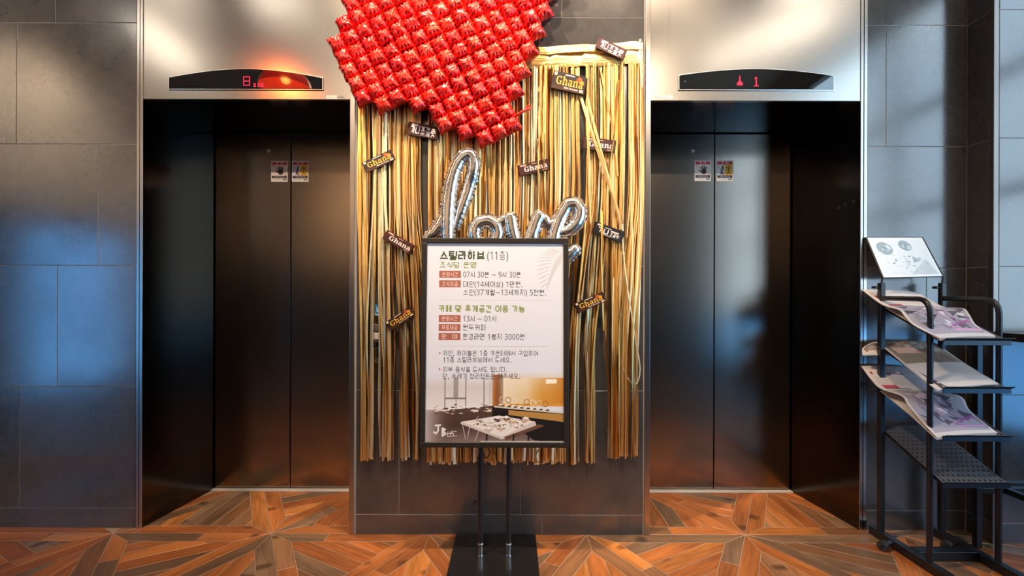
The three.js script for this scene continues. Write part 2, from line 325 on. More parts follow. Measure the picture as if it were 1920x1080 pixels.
function windowFrame(name, x, z0, z1, y0, y1, nz, ys, pane, sx) {
  const w = struct(name), gs = [], t = 0.06;
  gs.push(box(0.08, t, z1 - z0, x, y0 + t / 2, (z0 + z1) / 2), box(0.08, t, z1 - z0, x, y1 - t / 2, (z0 + z1) / 2));
  for (let i = 0; i <= nz; i++) { const z = z0 + (z1 - z0) * i / nz; gs.push(box(0.08, y1 - y0 - 2 * t, t, x, (y0 + y1) / 2, Math.min(z1 - t / 2, Math.max(z0 + t / 2, z)))); }
  for (const y of ys) gs.push(box(0.07, t, z1 - z0 - 2 * t, x, y, (z0 + z1) / 2));
  part('window_frame', gs, M.blackPaint, w);
  const cuts = [y0 + t, ...ys, y1 - t];
  for (let i = 0; i + 1 < cuts.length; i++) part('pane', box(0.006, cuts[i + 1] - cuts[i], z1 - z0 - 2 * t, x, (cuts[i] + cuts[i + 1]) / 2, (z0 + z1) / 2), i === 0 && ys.length ? M.blueGlass : pane, w);
}
windowFrame('window_1', XR + 0.1, -1.75, 2.2, 0.2, 3.58, 3, [0.88, 1.88, 2.7], M.glass);
windowFrame('window_2', XL - 0.1, 0.25, 1.75, 0.02, 1.95, 1, [], M.blueGlass);
// front wall: cores, stone tiles, steel headers
function cladding(group, z, x0, x1, cuts, ox = 0) {   // cuts: for each row from the base up, the upright joints
  const rows = [[0, 0.0956]]; for (let k = 0; k < 6; k++) rows.push([0.0956 + 0.594 * k, Math.min(CEIL, 0.0956 + 0.594 * (k + 1))]);
  rows.forEach(([y0, y1], r) => {
    const xs = [x0, ...(cuts[r] || []), x1];
    for (let i = 0; i + 1 < xs.length; i++) {
      const w = xs[i + 1] - xs[i] - 0.0028, h = y1 - y0 - 0.0028; if (w < 0.01 || h < 0.01) continue;
      const g = chamfer(w, h, 0.012, 0.0009, rnd() * 4, rnd() * 4);
      const m = part('tile', g, M.stone[Math.floor(rnd() * 4)], group);
      m.position.set((xs[i] + xs[i + 1]) / 2, (y0 + y1) / 2, z + rr(-0.0003, 0.0003));
    }
  });
}
const px = (p, d) => at(p, 540, d).x;
const front = struct('wall_front');
part('core', [
  box(L.a - 0.03 - XL, CEIL, 0.64, (XL + L.a - 0.03) / 2, CEIL / 2, FZ - 0.333), box(R.a - L.b - 0.06, CEIL, 0.69, (R.a + L.b) / 2, CEIL / 2, PZ - 0.358),
  box(XR - R.b - 0.03, CEIL, 0.64, (XR + R.b + 0.03) / 2, CEIL / 2, FZ - 0.333),
  box(L.b - L.a + 0.06, CEIL - HEAD - 0.02, 0.64, (L.a + L.b) / 2, (CEIL + HEAD + 0.02) / 2, FZ - 0.333), box(R.b - R.a + 0.06, CEIL - HEAD - 0.02, 0.64, (R.a + R.b) / 2, (CEIL + HEAD + 0.02) / 2, FZ - 0.333),
  box(L.b - L.a + 0.06, HEAD + 0.02, 0.1, (L.a + L.b) / 2, HEAD / 2 + 0.01, -2.95), box(R.b - R.a + 0.06, HEAD + 0.02, 0.1, (R.a + R.b) / 2, HEAD / 2 + 0.01, -2.95),
  box(XR - SX - 0.014, CEIL, -FZ + SZ, (XR + SX + 0.014) / 2, CEIL / 2, (FZ + SZ) / 2 - 0.013),
], M.core, front);
part('grout', [box(L.a - 0.03 - XL, CEIL, 0.006, (XL + L.a - 0.03) / 2, CEIL / 2, FZ - 0.0045), box(R.a - L.b - 0.075, CEIL, 0.006, (R.a + L.b) / 2, CEIL / 2, PZ - 0.0045), box(SX - R.b - 0.03, CEIL, 0.006, (SX + R.b + 0.03) / 2, CEIL / 2, FZ - 0.0045),
  box(XR - SX - 0.02, CEIL, 0.006, (XR + SX + 0.02) / 2, CEIL / 2, SZ - 0.0045), box(0.006, CEIL, -FZ + SZ, SX + 0.0045, CEIL / 2, (FZ + SZ) / 2 - 0.012)], M.grout, front);
{
  const p = (q) => px(q, -FZ), c = (q) => px(q, -PZ), s = (q) => px(q, -SZ);
  cladding(front, FZ, -4.9, L.a - 0.032, [[-3.6], [-3.6, p(37)], [-3.4, p(108)], [-3.2, p(184)], [-3.6, p(30)], [-3.4, p(102)], []]);
  cladding(front, PZ, c(668), c(1207), [[c(1018)], [c(749), c(977)], [c(860), c(1100)], [c(749), c(977)], [c(860)], [c(1052)], [c(860)]]);
  cladding(front, FZ, R.b + 0.034, SX - 0.002, [[], [], [p(1737)], [], [p(1660)], [], []]);
  cladding(front, SZ, SX + 0.026, XR, [[2.9], [2.6], [3.0], [2.7], [3.0], [2.7], [3.0]]);
  // the return that faces the left elevator
  const rows = [[0, 0.0956]]; for (let k = 0; k < 6; k++) rows.push([0.0956 + 0.594 * k, Math.min(CEIL, 0.0956 + 0.594 * (k + 1))]);
  for (const [y0, y1] of rows) { const m = part('tile', chamfer(SZ - FZ - 0.024, y1 - y0 - 0.0028, 0.012, 0.0009, rnd() * 4, rnd() * 4), M.stone[Math.floor(rnd() * 4)], front); m.rotation.y = -Math.PI / 2; m.position.set(SX, (y0 + y1) / 2, (FZ + SZ) / 2 - 0.011); }
  // steel corner strips
  part('corner_trim', box(0.012, CEIL, 0.02, L.a - 0.022, CEIL / 2, FZ - 0.005), M.trim, front);
  part('corner_trim', box(0.014, CEIL, 0.02, R.b + 0.024, CEIL / 2, FZ - 0.005), M.trim, front);
  for (const [a, b] of [[655.5, 665], [1209, 1219]]) part('corner_trim', rbox(c(b) - c(a), CEIL, 0.03, 0.002, (c(a) + c(b)) / 2, CEIL / 2, PZ - 0.012), M.trim, front);
  part('corner_trim', rbox(0.024, CEIL, 0.024, 0.002, SX + 0.012, CEIL / 2, SZ - 0.011), M.trimDull, front);
}
// ------------------------------------------------------------------ elevator entrances
function entrance(name, E, hole) {
  const d = struct(name), w = E.b - E.a, cx = (E.a + E.b) / 2;
  const hd = chamfer(w, CEIL - HEAD, 0.02, 0.002); hd.translate(cx, (CEIL + HEAD) / 2, FZ + 0.001); part('header_panel', hd, M.steel, d);
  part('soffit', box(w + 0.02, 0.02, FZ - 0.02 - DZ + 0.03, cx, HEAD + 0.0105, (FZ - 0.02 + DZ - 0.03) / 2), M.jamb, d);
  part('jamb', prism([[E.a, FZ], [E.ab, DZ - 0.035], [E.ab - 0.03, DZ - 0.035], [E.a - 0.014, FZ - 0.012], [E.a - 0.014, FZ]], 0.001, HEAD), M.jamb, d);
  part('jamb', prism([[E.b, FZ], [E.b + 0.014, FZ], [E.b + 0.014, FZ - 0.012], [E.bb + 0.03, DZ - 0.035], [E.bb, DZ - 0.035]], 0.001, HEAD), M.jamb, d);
  part('jamb_edge', rbox(0.014, CEIL, 0.006, 0.0015, E.a - 0.0072, CEIL / 2, FZ + 0.001), M.trim, d);
  part('jamb_edge', rbox(0.014, CEIL, 0.006, 0.0015, E.b + 0.0072, CEIL / 2, FZ + 0.001), M.trim, d);
  for (const [a, b, key] of [[E.ab + 0.002, E.seam - 0.0022, 1], [E.seam + 0.0022, E.bb - 0.002, 0]]) {
    const g = chamfer(b - a, HEAD - 0.014, 0.03, 0.0022, rnd(), rnd()); g.translate((a + b) / 2, HEAD / 2 + 0.003, DZ);
    const leaf = part('door_leaf', g, M.darkSteel, d);
    if (key) part('keyhole', new THREE.CylinderGeometry(0.0095, 0.0105, 0.006, 20).rotateX(Math.PI / 2).translate(hole.x, hole.y, DZ + 0.003), M.silver, leaf);
  }
  part('threshold', rbox(E.bb - E.ab + 0.01, 0.007, 0.04, 0.002, (E.ab + E.bb) / 2, 0.0035, DZ + 0.012), M.sill, d);
}
entrance('door_1', L, at(504, 283, 2.815));
entrance('door_2', R, at(1299, 283, 2.815));
for (const [t, y] of [[0.27, 1.6], [0.181, 1.61], [0.078, 1.615]]) part('bolt_head', new THREE.CylinderGeometry(0.008, 0.009, 0.003, 16).rotateZ(Math.PI / 2).rotateY(0.145).translate(R.b - 0.068 * t - 0.001, y, FZ + (DZ - FZ) * t), M.blackPaint, scene.getObjectByName('door_2'));

// floor indicators above the doors
function indicator(label, x0, x1, y0, yE, yM, draw) {
  const t = thing('floor_indicator', label, 'display', [(x0 + x1) / 2, y0, FZ + 0.001]), w = x1 - x0, e = yE - y0, m = yM - y0;
  const shape = (k) => { const s = new THREE.Shape(); s.moveTo(-w / 2 - k, -k); s.lineTo(w / 2 + k, -k); s.lineTo(w / 2 + k, e + k * 0.8); s.quadraticCurveTo(w * 0.22, m + k, 0, m + k); s.quadraticCurveTo(-w * 0.22, m + k, -w / 2 - k, e + k * 0.8); s.closePath(); return s; };
  part('bezel', new THREE.ExtrudeGeometry(shape(0.004), { depth: 0.004, bevelEnabled: true, bevelSize: 0.0015, bevelThickness: 0.0015, bevelSegments: 2, curveSegments: 20 }), M.silver, t);
  part('screen', new THREE.ExtrudeGeometry(shape(-0.0005), { depth: 0.004, bevelEnabled: true, bevelSize: 0.001, bevelThickness: 0.001, bevelSegments: 1, curveSegments: 20 }).translate(0, 0, 0.003), M.blackGlass, t);
  draw(t, (p, q) => { const v = at(p, q, -FZ - 0.009); return [v.x - (x0 + x1) / 2, v.y - y0, 0.0084]; });
}
const seg = (a, b, w) => { const l = Math.hypot(b[0] - a[0], b[1] - a[1]); return box(l + w * 0.5, w, 0.0012).rotateZ(Math.atan2(b[1] - a[1], b[0] - a[0])).translate((a[0] + b[0]) / 2, (a[1] + b[1]) / 2, a[2]); };
{
  const A = at(319, 167, -FZ), B = at(605, 165, -FZ);
  indicator('arched black glass floor display with red number 8 above left elevator', A.x, B.x, A.y, at(319, 147, -FZ).y, at(460, 131, -FZ).y, (t, q) => {
    const p = [[457, 144], [468, 144], [468, 152], [457, 152], [468, 160], [457, 160]].map((k) => q(...k));
    part('digit', [[0, 1], [1, 2], [2, 3], [3, 0], [2, 4], [4, 5], [5, 3]].map(([a, b]) => seg(p[a], p[b], 0.0032)), M.led, t);
    const small = []; for (const x0 of [476, 483.5, 488.5]) for (const y of [157, 159.5, 162]) small.push(seg(q(x0, y), q(x0 + 3.2, y), 0.003)); small.push(seg(q(493, 156), q(493, 163), 0.003));
    part('status_text', small, M.led, t);
  });
  const C = at(1273, 168, -FZ), D = at(1561, 170, -FZ);
  indicator('arched black glass floor display with red arrow and number 1', C.x, D.x, C.y, at(1273, 143, -FZ).y, at(1416, 131, -FZ).y, (t, q) => {
    const a = [[1387, 144], [1387, 150], [1382, 158], [1392, 158]].map((k) => q(...k));
    const s = new THREE.Shape([[1387, 148], [1389, 153], [1392.5, 156], [1392, 160], [1382, 160], [1381.5, 156], [1385, 153]].map((k) => { const v = q(...k); return new THREE.Vector2(v[0], v[1]); }));
    part('arrow', [new THREE.ExtrudeGeometry(s, { depth: 0.0012, bevelEnabled: false }).translate(0, 0, a[0][2]), seg(q(1387, 143), q(1387, 149), 0.005)], M.led, t);
    part('digit', [seg(q(1418, 145), q(1418, 161), 0.005), seg(q(1415, 147), q(1418, 145), 0.004), seg(q(1414, 161), q(1422, 161), 0.004)], M.led, t);
    part('sensor', new THREE.SphereGeometry(0.003, 10, 8).translate(...q(1284, 153)), M.silver, t);
  });
}
// ------------------------------------------------------------------ stickers and small plates on the doors
const warn = (kind) => canvasTex(160, 200, (x, w, h) => {
  x.fillStyle = '#f4efe9'; x.fillRect(0, 0, w, h); x.strokeStyle = '#c9c2ba'; x.lineWidth = 3; x.strokeRect(1.5, 1.5, w - 3, h - 3);
  x.fillStyle = '#c3262b'; x.fillRect(9, 9, w - 18, 28); write(x, '\uc8fc \uc758', 46, 114, 12, 22, 0.13, '#fff4ee');
  if (kind === 'hand') {
    x.fillStyle = '#f2ded2'; x.fillRect(9, 38, w - 18, 102); x.strokeStyle = '#c3262b'; x.lineWidth = 4; x.beginPath(); x.moveTo(12, 40); x.lineTo(148, 138); x.stroke();
    x.strokeStyle = x.fillStyle = '#17120f'; x.lineCap = 'round'; x.lineWidth = 10;
    for (const [a, b, c, d] of [[74, 92, 68, 60], [86, 88, 84, 52], [97, 90, 101, 54], [107, 96, 115, 64], [76, 118, 46, 92]]) { x.beginPath(); x.moveTo(a, b); x.lineTo(c, d); x.stroke(); }
    x.beginPath(); x.ellipse(92, 108, 24, 25, 0, 0, 7); x.fill();
  } else {
    x.fillStyle = '#eadfe0'; x.fillRect(9, 38, 70, 102); x.fillStyle = '#e8bb22'; x.fillRect(79, 38, 72, 102);
    x.strokeStyle = '#c3262b'; x.lineWidth = 4; x.beginPath(); x.moveTo(12, 42); x.lineTo(76, 136); x.stroke();
    x.strokeStyle = x.fillStyle = '#1b1714'; x.lineCap = 'round'; x.lineWidth = 9;
    for (const p of [[[56, 66], [50, 92], [42, 132]], [[50, 92], [62, 134]], [[54, 72], [68, 62]], [[54, 78], [68, 86]]]) { x.beginPath(); p.forEach((k, i) => x[i ? 'lineTo' : 'moveTo'](...k)); x.stroke(); }
    x.beginPath(); x.arc(58, 54, 7, 0, 7); x.fill();
    x.strokeStyle = x.fillStyle = '#a8421c'; x.lineWidth = 8;
    for (const p of [[[114, 70], [114, 108], [102, 134]], [[114, 108], [130, 132]], [[96, 64], [114, 84], [134, 66]]]) { x.beginPath(); p.forEach((k, i) => x[i ? 'lineTo' : 'moveTo'](...k)); x.stroke(); }
    x.beginPath(); x.arc(114, 58, 8, 0, 7); x.fill();
  }
  x.fillStyle = '#22222f'; x.fillRect(9, 141, w - 18, 26); write(x, kind === 'hand' ? '\uc190\ub300\uc9c0 \ub9c8\uc2dc\uc624' : '\uae30\ub300\uc9c0 \ub9c8\uc2dc\uc624', 28, 132, 146, 16, 0.1, '#e9e4f2');
  x.fillStyle = '#8a8684'; for (let i = 0; i < 22; i++) x.fillRect(12 + i * 4.4, 176, 3, 4); x.fillStyle = '#77747c'; x.fillRect(112, 172, 38, 14);
});
const paper = (map, o = {}) => std({ map, roughness: 0.5, ...o });
const handMat = paper(warn('hand')), leanMat = paper(warn('lean'));
function flatOn(name, label, category, x0, y0, x1, y1, d, mat, t = 0.0012) {   // a thin label stuck on a surface whose face is at distance d + t
  const a = at(x0, y1, d), b = at(x1, y0, d), g = thing(name, label, category, [(a.x + b.x) / 2, (a.y + b.y) / 2, -d - t]);
  const geo = new THREE.BoxGeometry(b.x - a.x, b.y - a.y, t).translate(0, 0, t / 2);
  g.remove(); scene.remove(g);
  const m = shadowed(new THREE.Mesh(geo, mat)); m.name = g.name; m.position.copy(g.position); m.userData = g.userData; scene.add(m); return m;
}
const DF = -DZ - 0.0013;
flatOn('warning_sticker', 'hand warning sticker on left leaf of the left elevator door', 'sticker', 508, 302, 539.5, 341, DF, handMat);
flatOn('warning_sticker', 'yellow and white no-leaning sticker on right leaf of the left elevator door', 'sticker', 547, 302, 578.5, 341, DF, leanMat);
flatOn('warning_sticker', 'hand warning sticker on left leaf of the right elevator door', 'sticker', 1302, 301, 1333, 339.5, DF, handMat);
flatOn('warning_sticker', 'yellow and white no-leaning sticker on right leaf of the right elevator door', 'sticker', 1343, 301, 1375, 340, DF, leanMat);
const serial = paper(canvasTex(160, 32, (x, w, h) => { x.fillStyle = '#d9d2ca'; x.fillRect(0, 0, w, h); x.fillStyle = '#a89f96'; x.fillRect(4, 6, 70, 20); x.fillStyle = '#5c554f'; for (let i = 0; i < 9; i++) x.fillRect(82 + i * 8, 10, 5, 12); }));
flatOn('serial_plate', 'small white serial plate on steel header above left elevator', 'label', 612, 179.3, 645, 185.3, -FZ - 0.0024, serial);
flatOn('serial_plate', 'small white serial plate on steel header above right elevator', 'label', 1228, 179.3, 1261, 185.3, -FZ - 0.0024, serial);

// ------------------------------------------------------------------ lift call panel and wheelchair signs on the middle wall
const access = paper(canvasTex(128, 192, (x, w, h) => {
  x.fillStyle = '#1b78b5'; x.fillRect(0, 0, w, h); x.strokeStyle = x.fillStyle = '#e8f2f8'; x.lineWidth = 9; x.lineJoin = 'round';
  x.beginPath(); x.arc(58, 46, 9, 0, 7); x.fill(); x.beginPath(); x.moveTo(58, 60); x.lineTo(60, 100); x.lineTo(88, 100); x.lineTo(100, 136); x.lineTo(112, 130); x.stroke();
  x.beginPath(); x.moveTo(59, 78); x.lineTo(84, 78); x.stroke(); x.beginPath(); x.arc(58, 116, 29, -2.3, 1.0, true); x.stroke();
}));
flatOn('wheelchair_sign', 'blue wheelchair sign above the call buttons, left of the poster', 'sign', 698.5, 571, 716.5, 596.5, -PZ - 0.0014, access);
flatOn('wheelchair_sign', 'blue wheelchair sign half hidden behind gold strands right of poster', 'sign', 1159, 576, 1181, 600, -PZ - 0.0014, access);
{
  const c = at(706.5, 650, -PZ), t = thing('call_panel', 'dark elevator call panel with square buttons and key switch behind gold strands', 'call panel', [c.x, c.y, PZ + 0.0006]);
  const q = (x, y) => { const v = at(x, y, -PZ); return [v.x - c.x, v.y - c.y]; };
  part('plate', rbox(0.05, 0.3, 0.004, 0.0015, 0, 0, 0.0015), M.darkSteel, t);
  const bm = [std({ color: lin(0.1, 0.09, 0.075), roughness: 0.3 }), std({ color: lin(0.55, 0.52, 0.5), roughness: 0.35 }), M.blackGlass];
  [[614, 0], [630, 1], [646, 2]].forEach(([y, k]) => {
    const [bx, by] = q(706, y), b = part('button', rbox(0.026, 0.03, 0.005, 0.002, bx, by, 0.0055), bm[k], t);
    part('button_rim', [box(0.032, 0.003, 0.004, bx, by + 0.0165, 0.0045), box(0.032, 0.003, 0.004, bx, by - 0.0165, 0.0045), box(0.003, 0.036, 0.004, bx - 0.0145, by, 0.0045), box(0.003, 0.036, 0.004, bx + 0.0145, by, 0.0045)], M.silver, b);
  });
  const [kx, ky] = q(707, 676); const k = part('key_switch', new THREE.CylinderGeometry(0.011, 0.012, 0.007, 24).rotateX(Math.PI / 2).translate(kx, ky, 0.006), M.silver, t);
  part('key_slot', box(0.0025, 0.011, 0.001, kx, ky, 0.0098), M.blackPaint, k);
  const [hx, hy] = q(706, 695); part('screw', new THREE.CylinderGeometry(0.004, 0.004, 0.003, 12).rotateX(Math.PI / 2).translate(hx, hy, 0.004), M.silver, t);
}
// ------------------------------------------------------------------ gold foil fringe curtain
const gold = [[0.9, 0.55, 0.19], [0.94, 0.64, 0.27], [0.8, 0.42, 0.11], [0.96, 0.74, 0.4]].map((c) => std({ color: lin(...c), metalness: 1, roughness: 0.31, anisotropy: 0.88, anisotropyRotation: Math.PI / 2, bumpMap: foilBump, bumpScale: 0.0004, side: THREE.DoubleSide }));
{
  const o = at(936, 100, 2.28), t = thing('fringe_curtain', 'gold foil fringe curtain hanging on the dark tiled wall between elevators', 'curtain', [o.x, o.y, PZ]);
  const loc = (px_, py, d) => { const v = at(px_, py, d); return [v.x - o.x, v.y - o.y, v.z - PZ]; };
  const topY = (x) => 88 - (x - 1005) * 0.05;
  // folded tape along the top and the sheet under it
  const sheet = (y0, y1, d0, d1, n, wav) => gridGeo(90, n, (u, v) => {
    const x = 668 + 537 * u, top = topY(x), y = top + y0 + (y1 - y0) * v, crease = Math.abs(((u * 9.3 + 0.2 * v) % 1) - 0.5);
    return loc(x, y + 0.8 * Math.sin(u * 31) + 0.5 * Math.sin(u * 77), d0 + (d1 - d0) * v - wav * (0.5 + 0.5 * Math.sin(u * 23 + v * 2) + 0.8 * Math.max(0, 0.12 - crease) / 0.12) - 0.004 * Math.sin(v * Math.PI));
  });
  const tape = std({ color: lin(0.82, 0.54, 0.2), metalness: 0.95, roughness: 0.36, bumpMap: foilBump, bumpScale: 0.002, side: THREE.DoubleSide });
  part('header_tape', sheet(0, 14, 2.282, 2.274, 6, 0.006), tape, t);
  part('header_sheet', sheet(12, 41, 2.283, 2.279, 8, 0.006), tape, t);
  // strands: upper places and the bunches they hang to
  const uppers = [[671, 692, 7], [697, 788, 36], [805, 1086, 104], [1101, 1170, 27], [1177, 1205, 14]], lowers = [[677, 699, 11], [715, 739, 12], [752, 765, 8], [772, 786, 8], [800, 1060, 110], [1071, 1085, 8], [1096, 1118, 11], [1140, 1168, 15], [1172, 1198, 11]];
  const spread = (list) => list.flatMap(([a, b, n]) => Array.from({ length: n }, (_, i) => a + (b - a) * (i + 0.5) / n + rr(-0.9, 0.9)));
  const up = spread(uppers), low = spread(lowers);
  const strand = (pts, w, m, ph, flip = 0) => {   // pts: [px, py, d]; a thin ribbon that turns a little on the way down
    const c = new THREE.CatmullRomCurve3(pts.map((p) => new THREE.Vector3(...loc(...p)))), n = 22, a0 = rr(-0.85, 0.85), a1 = rr(0.25, 0.8), f = rr(3, 9), f2 = rr(14, 26), curl = rr(-0.7, 1.3), tw = rnd() < 0.15 ? rr(-2.5, 2.5) : rr(-0.5, 0.5);
    const g = gridGeo(4, n, (u, v) => {
      const p = c.getPoint(v), a = a0 + a1 * 0.6 * Math.sin(v * f + ph) + 0.12 * Math.sin(v * f2 + ph * 2) + tw * v, s = (u - 0.5) * w;
      const bow = curl * w * (0.25 - (u - 0.5) * (u - 0.5));
      return [p.x + s * Math.cos(a) + bow * Math.sin(a), p.y, p.z + s * Math.sin(a) * 0.8 + bow * Math.cos(a)];
    });
    part('strand', g, gold[m], t);
  };
  const N = up.length;
  for (let i = 0; i < N; i++) {
    const x0 = up[i] + rr(-2.5, 2.5), x1 = rr(-2, 2) + low[Math.min(low.length - 1, Math.floor(i * low.length / N))], d0 = 2.2805 - (i % 4) * 0.0028, d1 = 2.284 - (i % 5) * 0.0045, yb = (x1 < 790 ? 861 : x1 < 1062 ? 868 : x1 < 1120 ? 868 : 859) + rr(-5, 4), e = () => rr(-3, 3);
    const k = rnd() < 0.5 ? 0.35 : 0.55;
    strand([[x0, topY(x0) + 36, d0], [x0 + e() * 0.4, 230, d0 + 0.001], [x0 + e(), 360 + rr(-20, 20), d0], [x0 + (x1 - x0) * k + e(), 500 + rr(-20, 20), (d0 + d1) / 2], [x1 + e() * 1.3, 640, d1], [x1 + e(), 760, d1], [x1 + e() * 0.5, yb, d1]], rr(0.007, 0.017), Math.floor(rnd() * 4), rnd() * 6);
  }
  // loose strands that cross over the bars, and short ones at the top
  for (const s of [
    [[[1088, 178, 2.27], [1107, 240, 2.255], [1133, 320, 2.255], [1158, 398, 2.262], [1164, 430, 2.268]], 0.014], [[[1100, 178, 2.268], [1118, 250, 2.252], [1140, 330, 2.258], [1160, 400, 2.265]], 0.012], [[[1126, 128, 2.274], [1140, 200, 2.27], [1152, 262, 2.266], [1158, 330, 2.27]], 0.01],
    [[[1160, 150, 2.27], [1152, 250, 2.25], [1146, 300, 2.256], [1150, 420, 2.268], [1152, 520, 2.27]], 0.013], [[[1102, 200, 2.27], [1103, 262, 2.252], [1104, 330, 2.262], [1108, 420, 2.27]], 0.012], [[[1009, 260, 2.27], [1009.5, 316, 2.251], [1010, 380, 2.268], [1012, 430, 2.272]], 0.006],
    [[[1128, 395, 2.27], [1129, 435, 2.25], [1129, 500, 2.262], [1132, 620, 2.274]], 0.01], [[[1020, 250, 2.27], [1020, 318, 2.25], [1020, 390, 2.268], [1018, 430, 2.272]], 0.017], [[[1168, 420, 2.27], [1169, 470, 2.262], [1180, 560, 2.26], [1193, 640, 2.265], [1200, 700, 2.27], [1190, 722, 2.27], [1172, 700, 2.272], [1170, 690, 2.274]], 0.006],
    [[[1202, 74, 2.279], [1200, 110, 2.276], [1202, 160, 2.276], [1203, 240, 2.278], [1202, 330, 2.279]], 0.018], [[[905, 846, 2.26], [898, 858, 2.255], [910, 866, 2.255], [922, 852, 2.26], [930, 868, 2.265]], 0.01], [[[1010, 842, 2.262], [1003, 858, 2.255], [1016, 870, 2.256], [1030, 862, 2.262], [1040, 868, 2.266]], 0.012],
  ]) strand(s[0], s[1], Math.floor(rnd() * 4), rnd() * 6);
}
// ------------------------------------------------------------------ red foil heart
{
  const outline = [[640, -20], [640, 0], [650, 17], [638, 38], [622, 40], [634, 58], [607, 73], [655, 168], [664, 182], [700, 192], [750, 203], [790, 211], [832, 236], [872, 256], [908, 262], [938, 254], [962, 236], [962, 214], [976, 186], [988, 150], [1004, 108], [1018, 82], [1030, 46], [1042, 20], [1048, -12], [1052, -60], [1030, -110], [985, -135], [930, -128], [880, -95], [845, -60], [800, -80], [745, -92], [690, -80], [655, -50]];
  const inside = (x, y) => { let c = false; for (let i = 0, j = outline.length - 1; i < outline.length; j = i++) { const [a, b] = outline[i], [p, q] = outline[j]; if ((b > y) !== (q > y) && x < (p - a) * (y - b) / (q - b) + a) c = !c; } return c; };
  const D = 2.232, o = at(850, 100, D), t = thing('heart_balloon', 'red foil heart made of many small puffed square cells, fixed above gold fringe', 'balloon', [o.x, o.y, o.z]);
  const red = [[0.88, 0.022, 0.01], [0.82, 0.014, 0.008], [0.92, 0.034, 0.014]].map((c) => std({ color: lin(...c), metalness: 0.48, roughness: 0.2, clearcoat: 0.8, clearcoatRoughness: 0.05, bumpMap: foilBump, bumpScale: 0.003 }));
  const P = 0.0705, cell = (s) => {   // a puffed square with pinched, creased sides
    const f = (u, v, side) => {
      const x = u * 2 - 1, y = v * 2 - 1, ax = Math.abs(x), ay = Math.abs(y), r = Math.max(ax, ay), th = Math.atan2(y, x);
      let h = Math.pow(Math.max(0, 1 - Math.pow(ax, 2.9)), 0.7) * Math.pow(Math.max(0, 1 - Math.pow(ay, 2.9)), 0.7);
      const edge = Math.pow(r, 2.2) * (1 - Math.pow(r, 9));
      h += edge * (0.3 * Math.sin(th * 11 + s * 2.1) + 0.22 * Math.sin(th * 19 + s * 3.7) + 0.1 * Math.sin(x * 8 + s) * Math.sin(y * 9 - s));
      h += 0.1 * (Math.abs(ax - ay) < 0.12 ? (0.12 - Math.abs(ax - ay)) / 0.12 : 0) * edge * 2 + 0.05 * Math.sin(x * 5 + s * 1.3) * Math.cos(y * 4.2 + s);
      const pinch = 1 - 0.07 * Math.cos(2 * th) * Math.cos(2 * th) * Math.pow(r, 3) * 1.2;
      const sag = (1 - Math.pow(r, 6)) * 0.04 * P;
      return [x * P * 0.56 * pinch, y * P * 0.56 * pinch - sag, side * Math.max(h, 0.012) * 0.036];
    };
    const n = 16; return mergeGeometries([gridGeo(n, n, (u, v) => f(u, v, 1)), gridGeo(n, n, (u, v) => { const q = f(1 - u, v, 1); return [q[0], q[1], -q[2] * 0.8]; })]);
  };
  const geos = [0.3, 1.7, 2.9, 4.1, 5.3, 7.7].map(cell), ang = Math.atan2(12.4, 26);
  for (let i = -24; i <= 10; i++) for (let j = -9; j <= 20; j++) {
    const x = 1019 + i * 26 + j * 12, y = 22 - i * 12.4 + j * 25; if (!inside(x, y)) continue;
    const m = part('balloon_cell', geos[Math.floor(rnd() * 6)], red[Math.floor(rnd() * 3)], t), v = at(x + rr(-1, 1), y + rr(-1, 1), D);
    m.position.set(v.x - o.x, v.y - o.y, rr(-0.004, 0.004)); m.rotation.set(rr(-0.17, 0.17), rr(-0.17, 0.17), ang + rr(-0.06, 0.06));
  }
  // torn flap with a ring at the lower right
  const e = (a, b, d = D) => { const v = at(a, b, d); return [v.x - o.x, v.y - o.y, v.z - o.z]; };
  part('filling_tail', [new THREE.TubeGeometry(new THREE.CatmullRomCurve3([e(950, 228), e(966, 218, D - 0.03), e(980, 209, D - 0.035), e(988, 204, D - 0.03)].map((k) => new THREE.Vector3(...k))), 12, 0.007, 8), new THREE.TorusGeometry(0.009, 0.004, 8, 16).translate(...e(991, 202, D - 0.03))], red[1], t);
}
